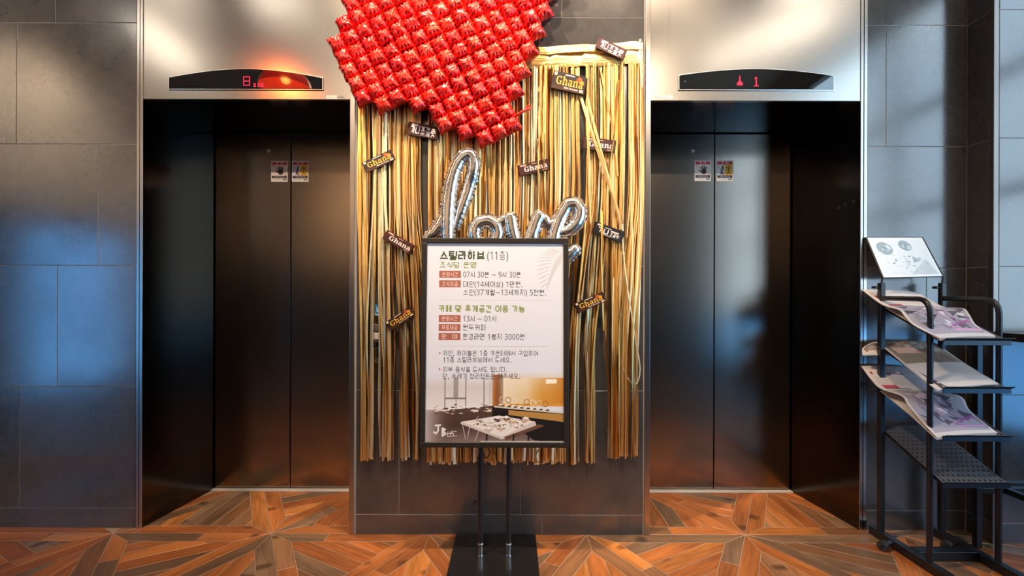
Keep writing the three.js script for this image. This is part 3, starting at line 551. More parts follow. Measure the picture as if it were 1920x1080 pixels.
// ------------------------------------------------------------------ chocolate bars clipped to the fringe
{
  const W = 280, H = 110;
  const prints = {
    white: canvasTex(W, H, (x) => { x.fillStyle = '#42170f'; x.fillRect(0, 0, W, H); x.fillStyle = '#30100b'; x.fillRect(0, 92, W, 18); x.fillStyle = '#f1dfd6'; x.font = 'bold 68px serif'; x.fillText('Ghana', 44, 80); x.fillStyle = '#d8a58e'; x.fillRect(16, 8, 56, 15); x.fillRect(126, 14, 46, 6); x.fillStyle = '#b98f80'; x.fillRect(212, 92, 46, 8); }),
    gold: canvasTex(W, H, (x) => {
      x.fillStyle = '#2a120d'; x.fillRect(0, 0, W, H); x.fillStyle = '#45200f'; x.fillRect(0, 84, W, 26);
      for (const [a, b, r, c] of [[226, 26, 24, '#b6591c'], [250, 40, 18, '#d67c22'], [206, 34, 14, '#8c3d16'], [238, 62, 15, '#7c3413']]) { x.fillStyle = c; x.beginPath(); x.ellipse(a, b, r, r * 0.7, 0.5, 0, 7); x.fill(); }
      const g = x.createLinearGradient(0, 24, 0, 80); g.addColorStop(0, '#f7d765'); g.addColorStop(0.55, '#d9951f'); g.addColorStop(1, '#f4d05a'); x.fillStyle = g; x.font = 'bold 72px serif'; x.fillText('Ghana', 26, 78);
      x.fillStyle = '#e9ddd2'; x.font = 'bold 16px serif'; x.fillText('Mild Chocolate', 104, 98); x.fillRect(96, 8, 82, 7); x.fillStyle = '#dcc9a8'; x.fillRect(4, 4, 24, 22); x.fillRect(238, 86, 32, 16);
    }),
    hangul: canvasTex(W, H, (x) => { x.fillStyle = '#4a1a10'; x.fillRect(0, 0, W, H); x.fillStyle = '#3a120b'; x.fillRect(0, 94, W, 16); write(x, '\uac00\ub098\ucd08\ucf5c\ub9bf', 20, 262, 24, 68, 0.16, '#fbf6f2'); x.fillStyle = '#e6d5cc'; x.fillRect(30, 10, 62, 16); x.fillRect(104, 20, 86, 6); x.fillRect(120, 96, 110, 4); }),
    black: canvasTex(W, H, (x) => { x.fillStyle = '#120a09'; x.fillRect(0, 0, W, H); write(x, '\uac00\ub098', 34, 150, 34, 54, 0.17, '#efe9e4'); write(x, '\ucd08\ucf5c\ub9bf', 158, 250, 56, 32, 0.14, '#e5dcd6'); x.fillStyle = '#cfb9ae'; x.fillRect(160, 34, 76, 16); x.fillRect(20, 10, 54, 18); x.fillRect(96, 22, 62, 7); x.fillRect(90, 92, 90, 5); }),
  };
  const mats = Object.fromEntries(Object.entries(prints).map(([k, v]) => [k, paper(v, { roughness: 0.5 })]));
  const wrap = { white: std({ color: lin(0.055, 0.011, 0.007), roughness: 0.35 }), gold: std({ color: lin(0.03, 0.01, 0.006), roughness: 0.32 }), hangul: std({ color: lin(0.075, 0.014, 0.008), roughness: 0.35 }), black: std({ color: lin(0.008, 0.005, 0.004), roughness: 0.3 }) };
  const bars = [
    ['hangul', 1146, 91, 56, 21, 24, 'brown chocolate bar with white Hangul lettering on the gold header tape'],
    ['gold', 1067, 155, 63, 34, 12, 'largest chocolate bar, gold letters, just below header tape right of heart'],
    ['hangul', 793, 245, 57, 25, 10, 'brown chocolate bar with white Hangul lettering just under the red heart'],
    ['gold', 710, 302, 58, 21, -26, 'gold-lettered chocolate bar at the far left, uppermost left of the poster'],
    ['white', 1001, 314, 57, 22, -13, 'white-lettered brown bar half hidden by strands above the silver letters'],
    ['white', 1124, 271, 60, 24, 7, 'white-lettered brown bar crossed by slanting gold strands at the right'],
    ['white', 747, 454, 58, 20, 30, 'white-lettered brown bar tilted down beside the poster top left corner'],
    ['black', 1141, 435, 57, 22, 20, 'black chocolate bar with white Hangul lettering right of silver letters'],
    ['gold', 1107, 567, 56, 20, -24, 'gold-lettered chocolate bar right of the poster, near half-hidden wheelchair sign'],
    ['gold', 750, 597, 55, 19, -34, 'gold-lettered chocolate bar left of the poster, beside call buttons'],
  ];
  for (const [kind, x, y, w, h, a, label] of bars) {
    const d = 2.258, c = at(x, y, d), W2 = w * d / FOCAL, H2 = h * d / FOCAL, t = thing('chocolate_bar', label, 'chocolate bar', [c.x, c.y, -d], 'chocolate bars on the gold fringe curtain');
    t.rotation.z = -a * Math.PI / 180; t.rotation.y = rr(-0.06, 0.06);
    part('wrapper', rbox(W2, H2, 0.009, 0.003, 0, 0, -0.0045), wrap[kind], t);
    const g = new THREE.BoxGeometry(W2 * 0.985, H2 * 0.96, 0.001).translate(0, 0, 0.0004); part('printed_front', g, mats[kind], t);
    for (const s of [-1, 1]) part('crimped_end', gridGeo(4, 8, (u, v) => [s * (W2 / 2 - 0.001 + u * 0.004), (v - 0.5) * H2 * 0.94, -0.004 + (Math.round(u * 4) % 2) * 0.0008]), std({ color: wrap[kind].color, roughness: 0.3, side: THREE.DoubleSide }), t);
  }
}
// ------------------------------------------------------------------ silver foil script word
{
  const D = 2.218, o = at(950, 440, D), t = thing('letter_balloon', 'silver foil script balloon spelling love, partly behind the standing poster', 'balloon', [o.x, o.y, o.z]);
  const silver = std({ color: lin(0.95, 0.93, 0.9), metalness: 0.97, roughness: 0.18, side: THREE.DoubleSide });
  const z = (zx, zy, k = 0) => { const v = at(780 + zx / 4.5, 260 + zy / 4.5, D); return new THREE.Vector3(v.x - o.x, v.y - o.y, k); };
  const foil = (pts, radii, ph, closed = false) => {
    const c = new THREE.CatmullRomCurve3(pts.map((p) => z(p[0], p[1], p[2] || 0)), closed, 'centripetal'), len = c.getLength(), n = Math.ceil(len / 0.0035), m = 30;
    const R = (v) => { const q = v * (radii.length - 1), i = Math.min(radii.length - 2, Math.floor(q)), r = radii[i] + (radii[i + 1] - radii[i]) * (q - i); if (closed) return r; const e = Math.min(v, 1 - v) * len; return r * Math.sqrt(Math.max(0.0001, 1 - Math.pow(Math.max(0, 1 - e / r), 2))); };
    const frame = (v) => { const p = c.getPointAt(v), tn = c.getTangentAt(v), nx = -tn.y, ny = tn.x, l = Math.hypot(nx, ny) || 1; return [p, nx / l, ny / l]; };
    const wr = (s, k) => 1.3 * (vnoise(s * 95 + k * 37, k * 3, 4096, 64, 71) - 0.5) + 1.1 * (vnoise(s * 210 + k * 53, k * 5, 4096, 64, 72) - 0.5);
    const body = gridGeo(m, n, (u, v) => {
      const [p, nx, ny] = frame(v), a = u * Math.PI * 2, r = R(v), s = v * len, side = Math.cos(a), k = Math.pow(Math.abs(side), 2.5), side1 = side > 0 ? ph : ph + 2.4;
      const w = 1 + 0.1 * k * wr(s, side1 + (Math.sin(a) > 0 ? 0 : 1.1)) * (1 - Math.pow(Math.abs(side), 14));
      const lens = Math.sign(Math.sin(a)) * Math.pow(Math.abs(Math.sin(a)), 0.92);
      const x = side * r * (1 + 0.03 * wr(s, side1)) , zz = lens * r * 0.92 * w + 0.05 * r * wr(s, side1) * k;
      return [p.x + nx * x, p.y + ny * x, p.z + zz];
    });
    const fins = [1, -1].map((sg) => gridGeo(2, n, (u, v) => {
      const [p, nx, ny] = frame(v), s = v * len, r = R(v), x = sg * (r * 0.99 + u * 0.0062 * (1 + 0.5 * (vnoise(s * 260 + ph * 11, ph, 4096, 64, 73) - 0.5))), zz = 0.0035 * u * wr(s, ph + sg) + 0.05 * r * wr(s, sg > 0 ? ph : ph + 2.4);
      return [p.x + nx * x, p.y + ny * x, p.z + zz];
    }));
    return [body, ...fins];
  };
  const r = 0.0298, geos = [], seams = [];
  const add = (...a) => { const [b, ...f] = foil(...a); geos.push(b); seams.push(...f); };
  // l, its entry stroke, o, the link, v, e and the tail that shows beside the poster
  add([[300, 1010], [272, 900], [268, 760], [274, 560], [294, 400], [338, 250], [390, 165], [440, 137], [480, 170], [486, 255], [450, 400], [398, 560], [357, 680], [325, 780]].map((p, i) => [p[0], p[1], i > 9 ? -0.008 : 0.004]), [0.7 * r, r, 1.06 * r, 1.08 * r, 1.02 * r, 0.92 * r, 0.88 * r, 0.9 * r, 0.88 * r, 0.72 * r, 0.45 * r], 0.4);
  add([[268, 560, -0.01], [222, 690, -0.012], [165, 780, -0.01], [110, 830, -0.008], [95, 890, -0.006]], [0.5 * r, 0.9 * r, 1.15 * r, 0.95 * r, 0.6 * r], 2.0);
  add(Array.from({ length: 12 }, (_, i) => [592 + 98 * Math.cos(i * Math.PI / 6), 800 + 104 * Math.sin(i * Math.PI / 6), 0]), [r, r], 3.3, true);
  add([[640, 690, -0.004], [690, 712, -0.004], [735, 690, -0.004], [765, 650, 0]], [0.6 * r, 0.75 * r, 0.75 * r, 0.7 * r], 1.1);
  add([[790, 618, 0.004], [800, 700, 0.003], [825, 830, 0.003], [870, 960, 0.002], [915, 990, 0], [955, 900, 0], [985, 800, 0.003], [1020, 690, 0.004], [1068, 612, 0.004]], [0.95 * r, 1.0 * r, 1.0 * r, r, r, r, r, 0.95 * r, 0.9 * r], 4.2);
  add([[1080, 640, -0.004], [1110, 720, -0.006], [1150, 720, -0.006], [1190, 690, -0.004]], [0.7 * r, 0.75 * r, 0.75 * r, 0.7 * r], 5.0);
  add([[1205, 800, 0.004], [1290, 775, 0.006], [1355, 710, 0.005], [1382, 620, 0.003], [1352, 558, 0], [1290, 560, -0.002], [1235, 640, -0.002], [1190, 740, 0], [1165, 850, 0], [1185, 970, 0], [1250, 1005, 0], [1320, 960, 0], [1372, 900, 0]], [0.6 * r, 0.85 * r, 0.95 * r, r, r, r, r, r, r, r, r, 0.95 * r, 0.8 * r], 0.9);
  part('foil_body', geos, silver, t); part('seam_edge', seams, silver, t);
}
// ------------------------------------------------------------------ standing poster
{
  const o = [-0.0735, 0, -2.085], t = thing('poster_stand', 'black-framed breakfast notice poster on a two-pole floor stand', 'sign', o);
  const poster = canvasTex(1036, 1498, (x, w, h) => {
    const X = (p) => (p - 796.5) * 4, Y = (p) => (p - 457) * 4;
    x.fillStyle = '#e4e4ea'; x.fillRect(0, 0, w, h);
    // faint palm leaf
    x.fillStyle = '#d3cdd0';
    for (let i = 0; i < 12; i++) for (const sd of [0, 1]) {
      const f = i / 11, bx = X(1052 - 26 * f), by = Y(474 + 50 * f * f + 8 * f), a = sd ? Math.PI - 0.45 - 0.75 * f : Math.PI * 0.5 + 0.1 - 0.1 * f + (1 - f) * -0.15, l = (sd ? 150 : 135) * Math.sin(0.75 + 1.9 * f);
      const ex = bx + Math.cos(a + (sd ? 0.75 - f * 0.2 : 0.15)) * l, ey = by + Math.sin(a + (sd ? 0.75 - f * 0.2 : 0.15)) * l, nx = -(ey - by) / l, ny = (ex - bx) / l;
      x.beginPath(); x.moveTo(bx, by); x.quadraticCurveTo((bx + ex) / 2 + nx * 13, (by + ey) / 2 + ny * 13, ex, ey); x.quadraticCurveTo((bx + ex) / 2 - nx * 9, (by + ey) / 2 - ny * 9, bx, by); x.fill();
    }
    // printed photograph of the breakfast room
    const g = (x0, y0, x1, y1, ...st) => { const q = x.createLinearGradient(X(x0), Y(y0), X(x1), Y(y1)); st.forEach(([a, c]) => q.addColorStop(a, c)); return q; };
    const poly = (c, ...p) => { x.fillStyle = c; x.beginPath(); p.forEach((k, i) => x[i ? 'lineTo' : 'moveTo'](X(k[0]), Y(k[1]))); x.fill(); };
    poly(g(0, 700, 0, 770, [0, 'rgba(226,226,232,0)'], [0.4, 'rgba(217,205,201,0.9)'], [1, '#efe8e4']), [796, 696], [926, 696], [926, 775], [796, 782]);
    poly(g(0, 700, 0, 745, [0, 'rgba(231,205,180,0)'], [0.4, '#e6c7a2'], [1, '#dd9a3c']), [922, 700], [1057, 700], [1057, 765], [922, 765]);
    poly(g(940, 0, 1057, 0, [0, 'rgba(245,230,205,0.9)'], [0.4, 'rgba(240,222,190,0.7)'], [0.65, 'rgba(214,150,60,0.5)'], [1, 'rgba(200,125,40,0.9)']), [936, 712], [1057, 712], [1057, 760], [936, 760]);
    poly('#fff3da', [1022, 714], [1042, 714], [1042, 722], [1022, 723]);
    poly(g(920, 0, 944, 0, [0, 'rgba(160,92,52,0.2)'], [0.35, '#9a5a34'], [1, 'rgba(70,40,26,0.3)']), [920, 706], [942, 706], [942, 766], [922, 766]);
    x.strokeStyle = '#8d8380'; x.lineWidth = 8; for (const p of [833, 872, 906]) { x.beginPath(); x.moveTo(X(p), Y(712)); x.lineTo(X(p), Y(772)); x.stroke(); }
    x.fillStyle = '#a49a97'; x.fillRect(X(849), Y(712), 36, 150); x.fillStyle = '#7f7672'; x.fillRect(X(833), Y(749), 160, 12); x.lineWidth = 5; x.beginPath(); x.moveTo(X(854), Y(750)); x.lineTo(X(854), Y(772)); x.stroke();
    x.strokeStyle = '#b4aaa6'; x.beginPath(); x.moveTo(X(917), Y(712)); x.lineTo(X(917), Y(768)); x.stroke();
    poly(g(0, 770, 0, 832, [0, '#5a4238'], [0.5, '#4a332b'], [1, '#8d766e']), [800, 776], [921, 764], [925, 770], [945, 790], [1057, 800], [1057, 832], [800, 832]);
    poly(g(797, 0, 850, 0, [0, 'rgba(200,186,182,1)'], [0.4, 'rgba(150,128,120,0.75)'], [1, 'rgba(80,58,50,0)']), [796, 772], [860, 770], [870, 832], [796, 832]);
    poly('#16110f', [922, 764], [1057, 776], [1057, 832], [1000, 828], [960, 800], [922, 790]);
    poly('#b98845', [952, 772], [1057, 780], [1057, 794], [952, 781]); poly('#d9cbb4', [925, 764], [1057, 776], [1057, 779], [925, 767]);
    let s2 = 77; const q = () => (s2 = (s2 * 16807) % 2147483647) / 2147483647;
    x.lineWidth = 5; for (let i = 0; i < 8; i++) { x.strokeStyle = ['#e6d3aa', '#8a6a3c', '#f3e6c9'][i % 3]; x.beginPath(); x.arc(X(940 + i * 11.5), Y(752 + i * 1.2), 20, 0, 7); x.stroke(); x.fillStyle = '#efe2cc'; x.fillRect(X(934 + i * 12), Y(760 + i * 1.1), 30, 14); x.fillStyle = '#3a2a1c'; x.fillRect(X(938 + i * 12), Y(763 + i * 1.1), 24, 10); }
    for (let i = 0; i < 60; i++) { x.fillStyle = ['#e9dcd0', '#3a2a22', '#c9a98a', '#f6efe8'][i % 4]; x.fillRect(X(812 + q() * 105), Y(768 + q() * 12 - (i % 9)), 14 + q() * 20, 5 + q() * 4); }
    poly('#d8c8bc', [863, 794], [934, 782], [1002, 793], [1004, 800], [942, 826], [938, 826], [863, 798]); poly('#f0e6de', [866, 794], [934, 783], [998, 793], [940, 822]);
    poly('#6b4a34', [944, 822], [1010, 798], [1020, 801], [948, 828]);
    for (const [a, b, c] of [[905, 795, '#e9d9c8'], [922, 801, '#dcc7ae'], [938, 806, '#caa98a'], [960, 793, '#d9a877'], [975, 797, '#ead7c6'], [984, 790, '#e2b58e'], [915, 808, '#cbb9aa'], [948, 788, '#8a5b48'], [932, 789, '#5f4a44']]) { poly(c, [a - 9, b], [a, b - 4], [a + 9, b], [a, b + 6]); poly('#f6eee6', [a - 7, b - 3], [a, b - 6], [a + 7, b - 3], [a, b]); }
    for (let i = 0; i < 120; i++) { x.fillStyle = ['#f8f2ec', '#54423a', '#b08a6c', '#dac6b4'][i % 4]; const a = q(), b = q(); x.fillRect(X(885 + a * 100), Y(788 + b * 12 + (1 - Math.abs(a - 0.55) * 2) * 10 * b), 8 + q() * 8, 4 + q() * 4); }
    x.strokeStyle = '#d8ccc4'; x.lineWidth = 4; for (const [a, b, c, d] of [[866, 797, 872, 826], [880, 801, 876, 824], [898, 806, 890, 830], [896, 783, 892, 790]]) { x.beginPath(); x.moveTo(X(a), Y(b)); x.lineTo(X(c), Y(d)); x.stroke(); }
    x.fillStyle = '#cfc3bb'; x.fillRect(X(900), Y(829), 620, 12); x.strokeStyle = '#1a1310'; x.lineWidth = 12; for (const a of [912, 962, 990, 1012]) { x.beginPath(); x.moveTo(X(a), Y(816)); x.lineTo(X(a - 1), Y(829)); x.stroke(); }
    x.strokeStyle = '#f3ece6'; x.lineWidth = 13; x.lineCap = 'round'; x.lineJoin = 'round';
    const pen = (...p) => { x.beginPath(); p.forEach((k, i) => x[i ? 'lineTo' : 'moveTo'](X(k[0]), Y(k[1]))); x.stroke(); };
    pen([816, 801], [825, 800]); pen([821, 801], [821, 811], [817, 816], [813, 813]); pen([829, 806], [829, 820]); pen([829, 806], [834, 808], [830, 812], [835, 816], [829, 820]);
    x.lineWidth = 4; pen([839, 813], [839, 820]); pen([842, 812], [844, 818], [847, 811], [850, 819]); pen([838, 816], [850, 815]); pen([850, 811], [855, 812]); pen([838, 821], [856, 820]);
    // the notice
    write(x, '\uc2a4\ud2f8\ub77c\ud558\ube0c', X(820), X(907), Y(471.5), 68, 0.17, '#3d4a2e');
    write(x, '(11\uce35)', X(910), X(951), Y(472), 68, 0.07, '#48503c');
    write(x, '\uc870\uc2dd\ub2f9 \uc6b4\uc601', X(820), X(891), Y(492.5), 48, 0.13, '#87934a');
    for (const [y, s] of [[510, '\uc6b4\uc601\uc2dc\uac04'], [528, '\uc870\uc2dd\uc694\uae08'], [594, '\uc6b4\uc601\uc2dc\uac04'], [611, '\ubb34\ub8cc\uc81c\uacf5'], [628, '\ud310  \ub9e4']]) { x.fillStyle = '#ac6552'; x.fillRect(X(820), Y(y), 164, 54); write(x, s, X(825), X(856), Y(y + 2.5), 34, 0.11, '#ecd2c4'); }
    const D = '#3c3837';
    write(x, '07\uc2dc 30\ubd84 ~ 9\uc2dc 30\ubd84', X(865), X(975), Y(511), 46, 0.1, D);
    write(x, '\ub300\uc778(14\uc138\uc774\uc0c1) 1\ub9cc\uc6d0.', X(865), X(978), Y(529.5), 46, 0.1, D);
    write(x, '\uc18c\uc778(37\uac1c\uc6d4~13\uc138\uae4c\uc9c0) 5\ucc9c\uc6d0.', X(865), X(1023), Y(545), 46, 0.1, D);
    x.fillStyle = '#cfc7c4'; x.fillRect(X(820), Y(565.5), 850, 3); x.fillRect(X(818), Y(652.5), 840, 3);
    write(x, '\uce74\ud398 \ubc0f \ud734\uac8c\uacf5\uac04 \uc774\uc6a9 \uac00\ub2a5', X(819), X(983), Y(575), 54, 0.15, '#87934a');
    write(x, '13\uc2dc ~ 01\uc2dc', X(865), X(929), Y(595), 46, 0.1, D);
    write(x, '\uc6d0\ub450\ucee4\ud53c', X(865), X(909), Y(611.5), 46, 0.1, D);
    write(x, '\ud55c\uac15\ub77c\uba74 1\ubd09\uc9c0 3000\uc6d0', X(865), X(983), Y(629), 46, 0.1, D);
    x.fillStyle = '#c0392b'; for (const y of [666, 696]) { x.beginPath(); x.arc(X(822.5), Y(y), 6, 0, 7); x.fill(); }
    write(x, '\uc640\uc778, \ud558\uc774\ubcfc\uc740 1\uce35 \uce74\uc6b4\ud130\uc5d0\uc11c \uad6c\uc785\ud558\uc5ec', X(828), X(1008), Y(660.5), 42, 0.094, D);
    write(x, '11\uce35 \uc2a4\ud2f8\ub77c\ud558\ube0c\uc5d0\uc11c \ub4dc\uc138\uc694.', X(828), X(958), Y(673), 42, 0.094, D);
    write(x, '\uc678\ubd80 \uc74c\uc2dd\uc744 \ub4dc\uc154\ub3c4 \ub429\ub2c8\ub2e4.', X(828), X(950), Y(691), 42, 0.094, D);
    write(x, '\ub2e8, \uc4f0\ub808\uae30 \uc815\ub9ac\uc815\ub3c8\uc740 \ud574\uc8fc\uc138\uc694.', X(828), X(974), Y(703.5), 42, 0.094, D);
  });
  const BW = 0.641, BH = 0.903, tilt = -0.0487, fr = 0.0235, y0 = 0.491, z0 = -2.05 - o[2];
  const put = (g) => g.rotateX(tilt).translate(0, y0, z0);
  const frameMat = std({ color: lin(0.022, 0.017, 0.012), roughness: 0.42 });
  const frame = part('frame', [
    rbox(BW, fr, 0.024, 0.003, 0, fr / 2, -0.012), rbox(BW, fr, 0.024, 0.003, 0, BH - fr / 2, -0.012), rbox(fr, BH - 2 * fr + 0.004, 0.024, 0.003, -BW / 2 + fr / 2, BH / 2, -0.012), rbox(fr, BH - 2 * fr + 0.004, 0.024, 0.003, BW / 2 - fr / 2, BH / 2, -0.012), box(BW - 0.01, BH - 0.01, 0.006, 0, BH / 2, -0.019),
  ].map((g) => put(g)), frameMat, t);
  part('poster', put(new THREE.BoxGeometry(BW - 2 * fr + 0.002, BH - 2 * fr + 0.002, 0.004).translate(0, BH / 2, -0.008)), paper(poster, { roughness: 0.45, clearcoat: 0.8, clearcoatRoughness: 0.03 }), t);
  const base = part('base_plate', rbox(0.378, 0.008, 0.395, 0.003, 0, 0.0042, 0), M.blackGloss, t);
  for (const px_ of [900.5, 953.5]) {
    const x = at(px_, 1040, 2.085).x - o[0];
    const pole = part('pole', new THREE.CylinderGeometry(0.0105, 0.0105, 0.58, 18).translate(x, 0.31, -0.008), M.blackPaint, t);
    const sl = [[0.0135, 0], [0.0135, 0.004], [0.011, 0.01], [0.0125, 0.045], [0.0135, 0.052], [0.0135, 0.056], [0.0107, 0.056]].map(([r, y]) => new THREE.Vector2(r, y));
    part('foot_sleeve', new THREE.LatheGeometry(sl, 20).translate(x, 0.0083, -0.008), M.chrome, t);
    part('bracket', rbox(0.03, 0.07, 0.012, 0.003, x, 0.555, -0.0005), M.blackPaint, t);
  }
  const q = (a, b, z) => { const v = at(a, b, 2.07); return [v.x - o[0], v.y, z]; };
  const cord = part('power_cord', new THREE.TubeGeometry(new THREE.CatmullRomCurve3([q(908, 836, -0.02), q(918, 850, 0.004), q(910, 862, -0.004), q(902, 846, 0.0), q(896, 860, 0.006), q(897, 890, 0.004), q(896, 925, 0.004), q(893, 938, 0.004)].map((k) => new THREE.Vector3(...k))), 40, 0.0028, 7), M.blackPaint, t);
  part('plug', [rbox(0.016, 0.026, 0.014, 0.004).rotateZ(-0.5).translate(...q(891.5, 941, 0.004)), ...[-1, 1].map((s) => new THREE.CylinderGeometry(0.0022, 0.0022, 0.014, 8).rotateZ(-0.2).translate(...q(889 + s * 2.2, 946, 0.004)))], M.blackPaint, cord);
}
// ------------------------------------------------------------------ magazine rack and what lies on it
const news = (s, kind) => canvasTex(384, 512, (x, w, h) => {
  let k = s; const q = () => (k = (k * 16807) % 2147483647) / 2147483647;
  x.fillStyle = '#d6cfcd'; x.fillRect(0, 0, w, h);
  x.fillStyle = '#8d2f3f'; if (kind === 'scene') { x.fillStyle = '#8d8478'; x.fillRect(10, 60, w - 20, 330); x.fillStyle = '#77705f'; for (let i = 0; i < 150; i++) { x.fillStyle = ['#6f6a58', '#9a8e7c', '#b7a79a', '#8a5d50', '#c4aaa2'][i % 5]; x.fillRect(10 + q() * (w - 60), 60 + q() * 260, 10 + q() * 40, 4 + q() * 18); } x.fillStyle = '#d3b3a9'; x.fillRect(40, 300, 150, 40); x.fillStyle = '#8f4b40'; for (let i = 0; i < 40; i++) x.fillRect(150 + q() * 190, 310 + q() * 70, 5, 16); }
  else {
    x.fillStyle = '#a8a1ad'; x.fillRect(14, 190, w - 28, 300);
    for (let i = 0; i < 46; i++) { x.fillStyle = ['#5c5763', '#948e9a', '#c4bfc8', '#757079', '#dcd8e0', '#4b4953'][i % 6]; const a = 14 + q() * (w - 90), b = 190 + q() * 230; x.beginPath(); x.moveTo(a, b); x.lineTo(a + 20 + q() * 70, b + q() * 30); x.lineTo(a + q() * 50, b + 20 + q() * 50); x.fill(); }
    x.strokeStyle = '#a5559a'; x.lineWidth = 5; for (const p of [[[60, 260], [190, 450], [360, 380], [370, 470], [190, 450]], [[120, 250], [260, 420], [350, 400]], [[200, 240], [300, 440]], [[230, 440], [350, 390], [362, 450]]]) { x.beginPath(); p.forEach((a, i) => x[i ? 'lineTo' : 'moveTo'](...a)); x.stroke(); }
    x.fillStyle = '#d9a3c6'; x.fillRect(200, 455, 165, 14);
  }
  x.fillStyle = '#b0454a'; x.fillRect(24, 40, 16, 18); x.fillRect(90, 46, 34, 10); x.fillStyle = '#8d5b74'; x.fillRect(128, 46, 28, 10); x.fillStyle = '#7a7f95'; x.fillRect(170, 46, 66, 10);
  x.fillStyle = '#b9b2b2'; for (let i = 0; i < 9; i++) x.fillRect(24, 74 + i * 7, (w - 60) * (0.7 + 0.3 * q()), 3);
  x.fillStyle = '#c04a66'; if (kind !== 'scene') x.fillRect(30, 140, 90, 34); x.fillStyle = '#58545a'; x.fillRect(24, 170, 150, 10);
});
const rackBase = new THREE.Vector3(1.886, 0, -2.1);
{
  const t = thing('magazine_rack', 'black metal magazine rack with four sloping shelves beside right elevator', 'magazine rack', rackBase.toArray());
  const W = (name, geo, mat = M.rackMetal, p = t, l) => { const g = Array.isArray(geo) ? mergeGeometries(geo.map((k) => k.index ? k.toNonIndexed() : k)) : geo; return part(name, g.translate(-rackBase.x, -rackBase.y, -rackBase.z), mat, p, l); };
  const BZ = -2.265, FR = -2.0;
  for (const x of [1.743, 2.03]) {
    W('rail', rbox(0.034, 0.038, 0.56, 0.003, x, 0.0195, -2.04));
    W('rear_post', rbox(0.024, 1.17, 0.024, 0.004, x, 0.623, BZ));
    const c = new THREE.CurvePath(), y = 1.135, k = 0.06;
    c.add(new THREE.LineCurve3(new THREE.Vector3(x, y, BZ + 0.012), new THREE.Vector3(x, y - 0.002, FR - k)));
    c.add(new THREE.QuadraticBezierCurve3(new THREE.Vector3(x, y - 0.002, FR - k), new THREE.Vector3(x, y - 0.004, FR), new THREE.Vector3(x, y - k - 0.01, FR)));
    c.add(new THREE.LineCurve3(new THREE.Vector3(x, y - k - 0.01, FR), new THREE.Vector3(x, 0.038, FR)));
    W('front_post', new THREE.TubeGeometry(c, 60, 0.0112, 12, false));
    const knob = W('clamp_screw', [new THREE.CylinderGeometry(0.004, 0.004, 0.02, 8).rotateZ(Math.PI / 2).translate(x - 0.02, 1.185, BZ), rbox(0.012, 0.012, 0.026, 0.004, x - 0.033, 1.186, BZ)], M.blackPaint);
    for (const z of [-2.27, -1.81]) {
      const cx = x - 0.05 + (z < -2 ? -0.05 : 0), cz = z < -2 ? -2.16 : z;
      const b = W('caster', new THREE.CylinderGeometry(0.021, 0.021, 0.026, 20).rotateZ(Math.PI / 2).rotateY(0.5).translate(x - 0.07, 0.0215, cz), M.rubber);
      W('caster_fork', [rbox(0.05, 0.012, 0.022, 0.003).rotateY(0.5).translate(x - 0.042, 0.03, cz - 0.002), new THREE.CylinderGeometry(0.007, 0.007, 0.034, 10).rotateZ(Math.PI / 2).rotateY(0.5).translate(x - 0.07, 0.0215, cz)], M.rackMetal, b);
    }
  }
  W('cross_bar', rbox(0.253, 0.04, 0.05, 0.003, 1.886, 0.021, -2.095));
  const TOPS = [0.964, 0.768, 0.572, 0.383], X0 = 1.756, X1 = 2.019, ZF = -1.953, ZR = -2.298, RISE = 0.143, LEN = Math.hypot(ZF - ZR, RISE), A = Math.atan2(RISE, ZF - ZR);
  const sh = new THREE.Shape([[0, 0], [X1 - X0, 0], [X1 - X0, LEN], [0, LEN]].map((p) => new THREE.Vector2(...p)));
  for (let i = 0; i < 12; i++) for (let j = 0; j < 13; j++) { const h = new THREE.Path(), cx = 0.0135 + i * 0.0214, cy = 0.016 + j * 0.0272; for (let k = 0; k < 8; k++) { const a = -k * Math.PI / 4; h[k ? 'lineTo' : 'moveTo'](cx + 0.0048 * Math.cos(a), cy + 0.0056 * Math.sin(a)); } h.closePath(); sh.holes.push(h); }
  const plate = new THREE.ExtrudeGeometry(sh, { depth: 0.0016, bevelEnabled: false, curveSegments: 4 }).rotateX(-Math.PI / 2 + A);
  for (const y of TOPS) {
    const s = W('shelf', plate.clone().translate(X0, y, ZF), M.shelfMetal);
    W('shelf_lip', [rbox(X1 - X0 + 0.016, 0.0022, 0.022, 0.001).rotateX(-0.55).translate((X0 + X1) / 2 + 0.006, y + 0.006, ZF + 0.009), rbox(X1 - X0 + 0.016, 0.022, 0.0022, 0.001).translate((X0 + X1) / 2 + 0.006, y - 0.008, ZF + 0.0)], M.rackMetal, s);
    for (const x of [X0 + 0.001, X1 - 0.001]) W('side_flange', new THREE.BoxGeometry(0.002, 0.014, LEN).rotateX(A).translate(x, y + RISE / 2 - 0.006, (ZF + ZR) / 2), M.rackMetal, s);
  }
  // sloping notice holder on top
  const q = (a, b, d) => at(a, b, d), tl = q(1623.5, 445.5, 2.338), tr = q(1729, 445.5, 2.338), bl = q(1655, 521, 2.262), br = q(1768, 518.5, 2.262);
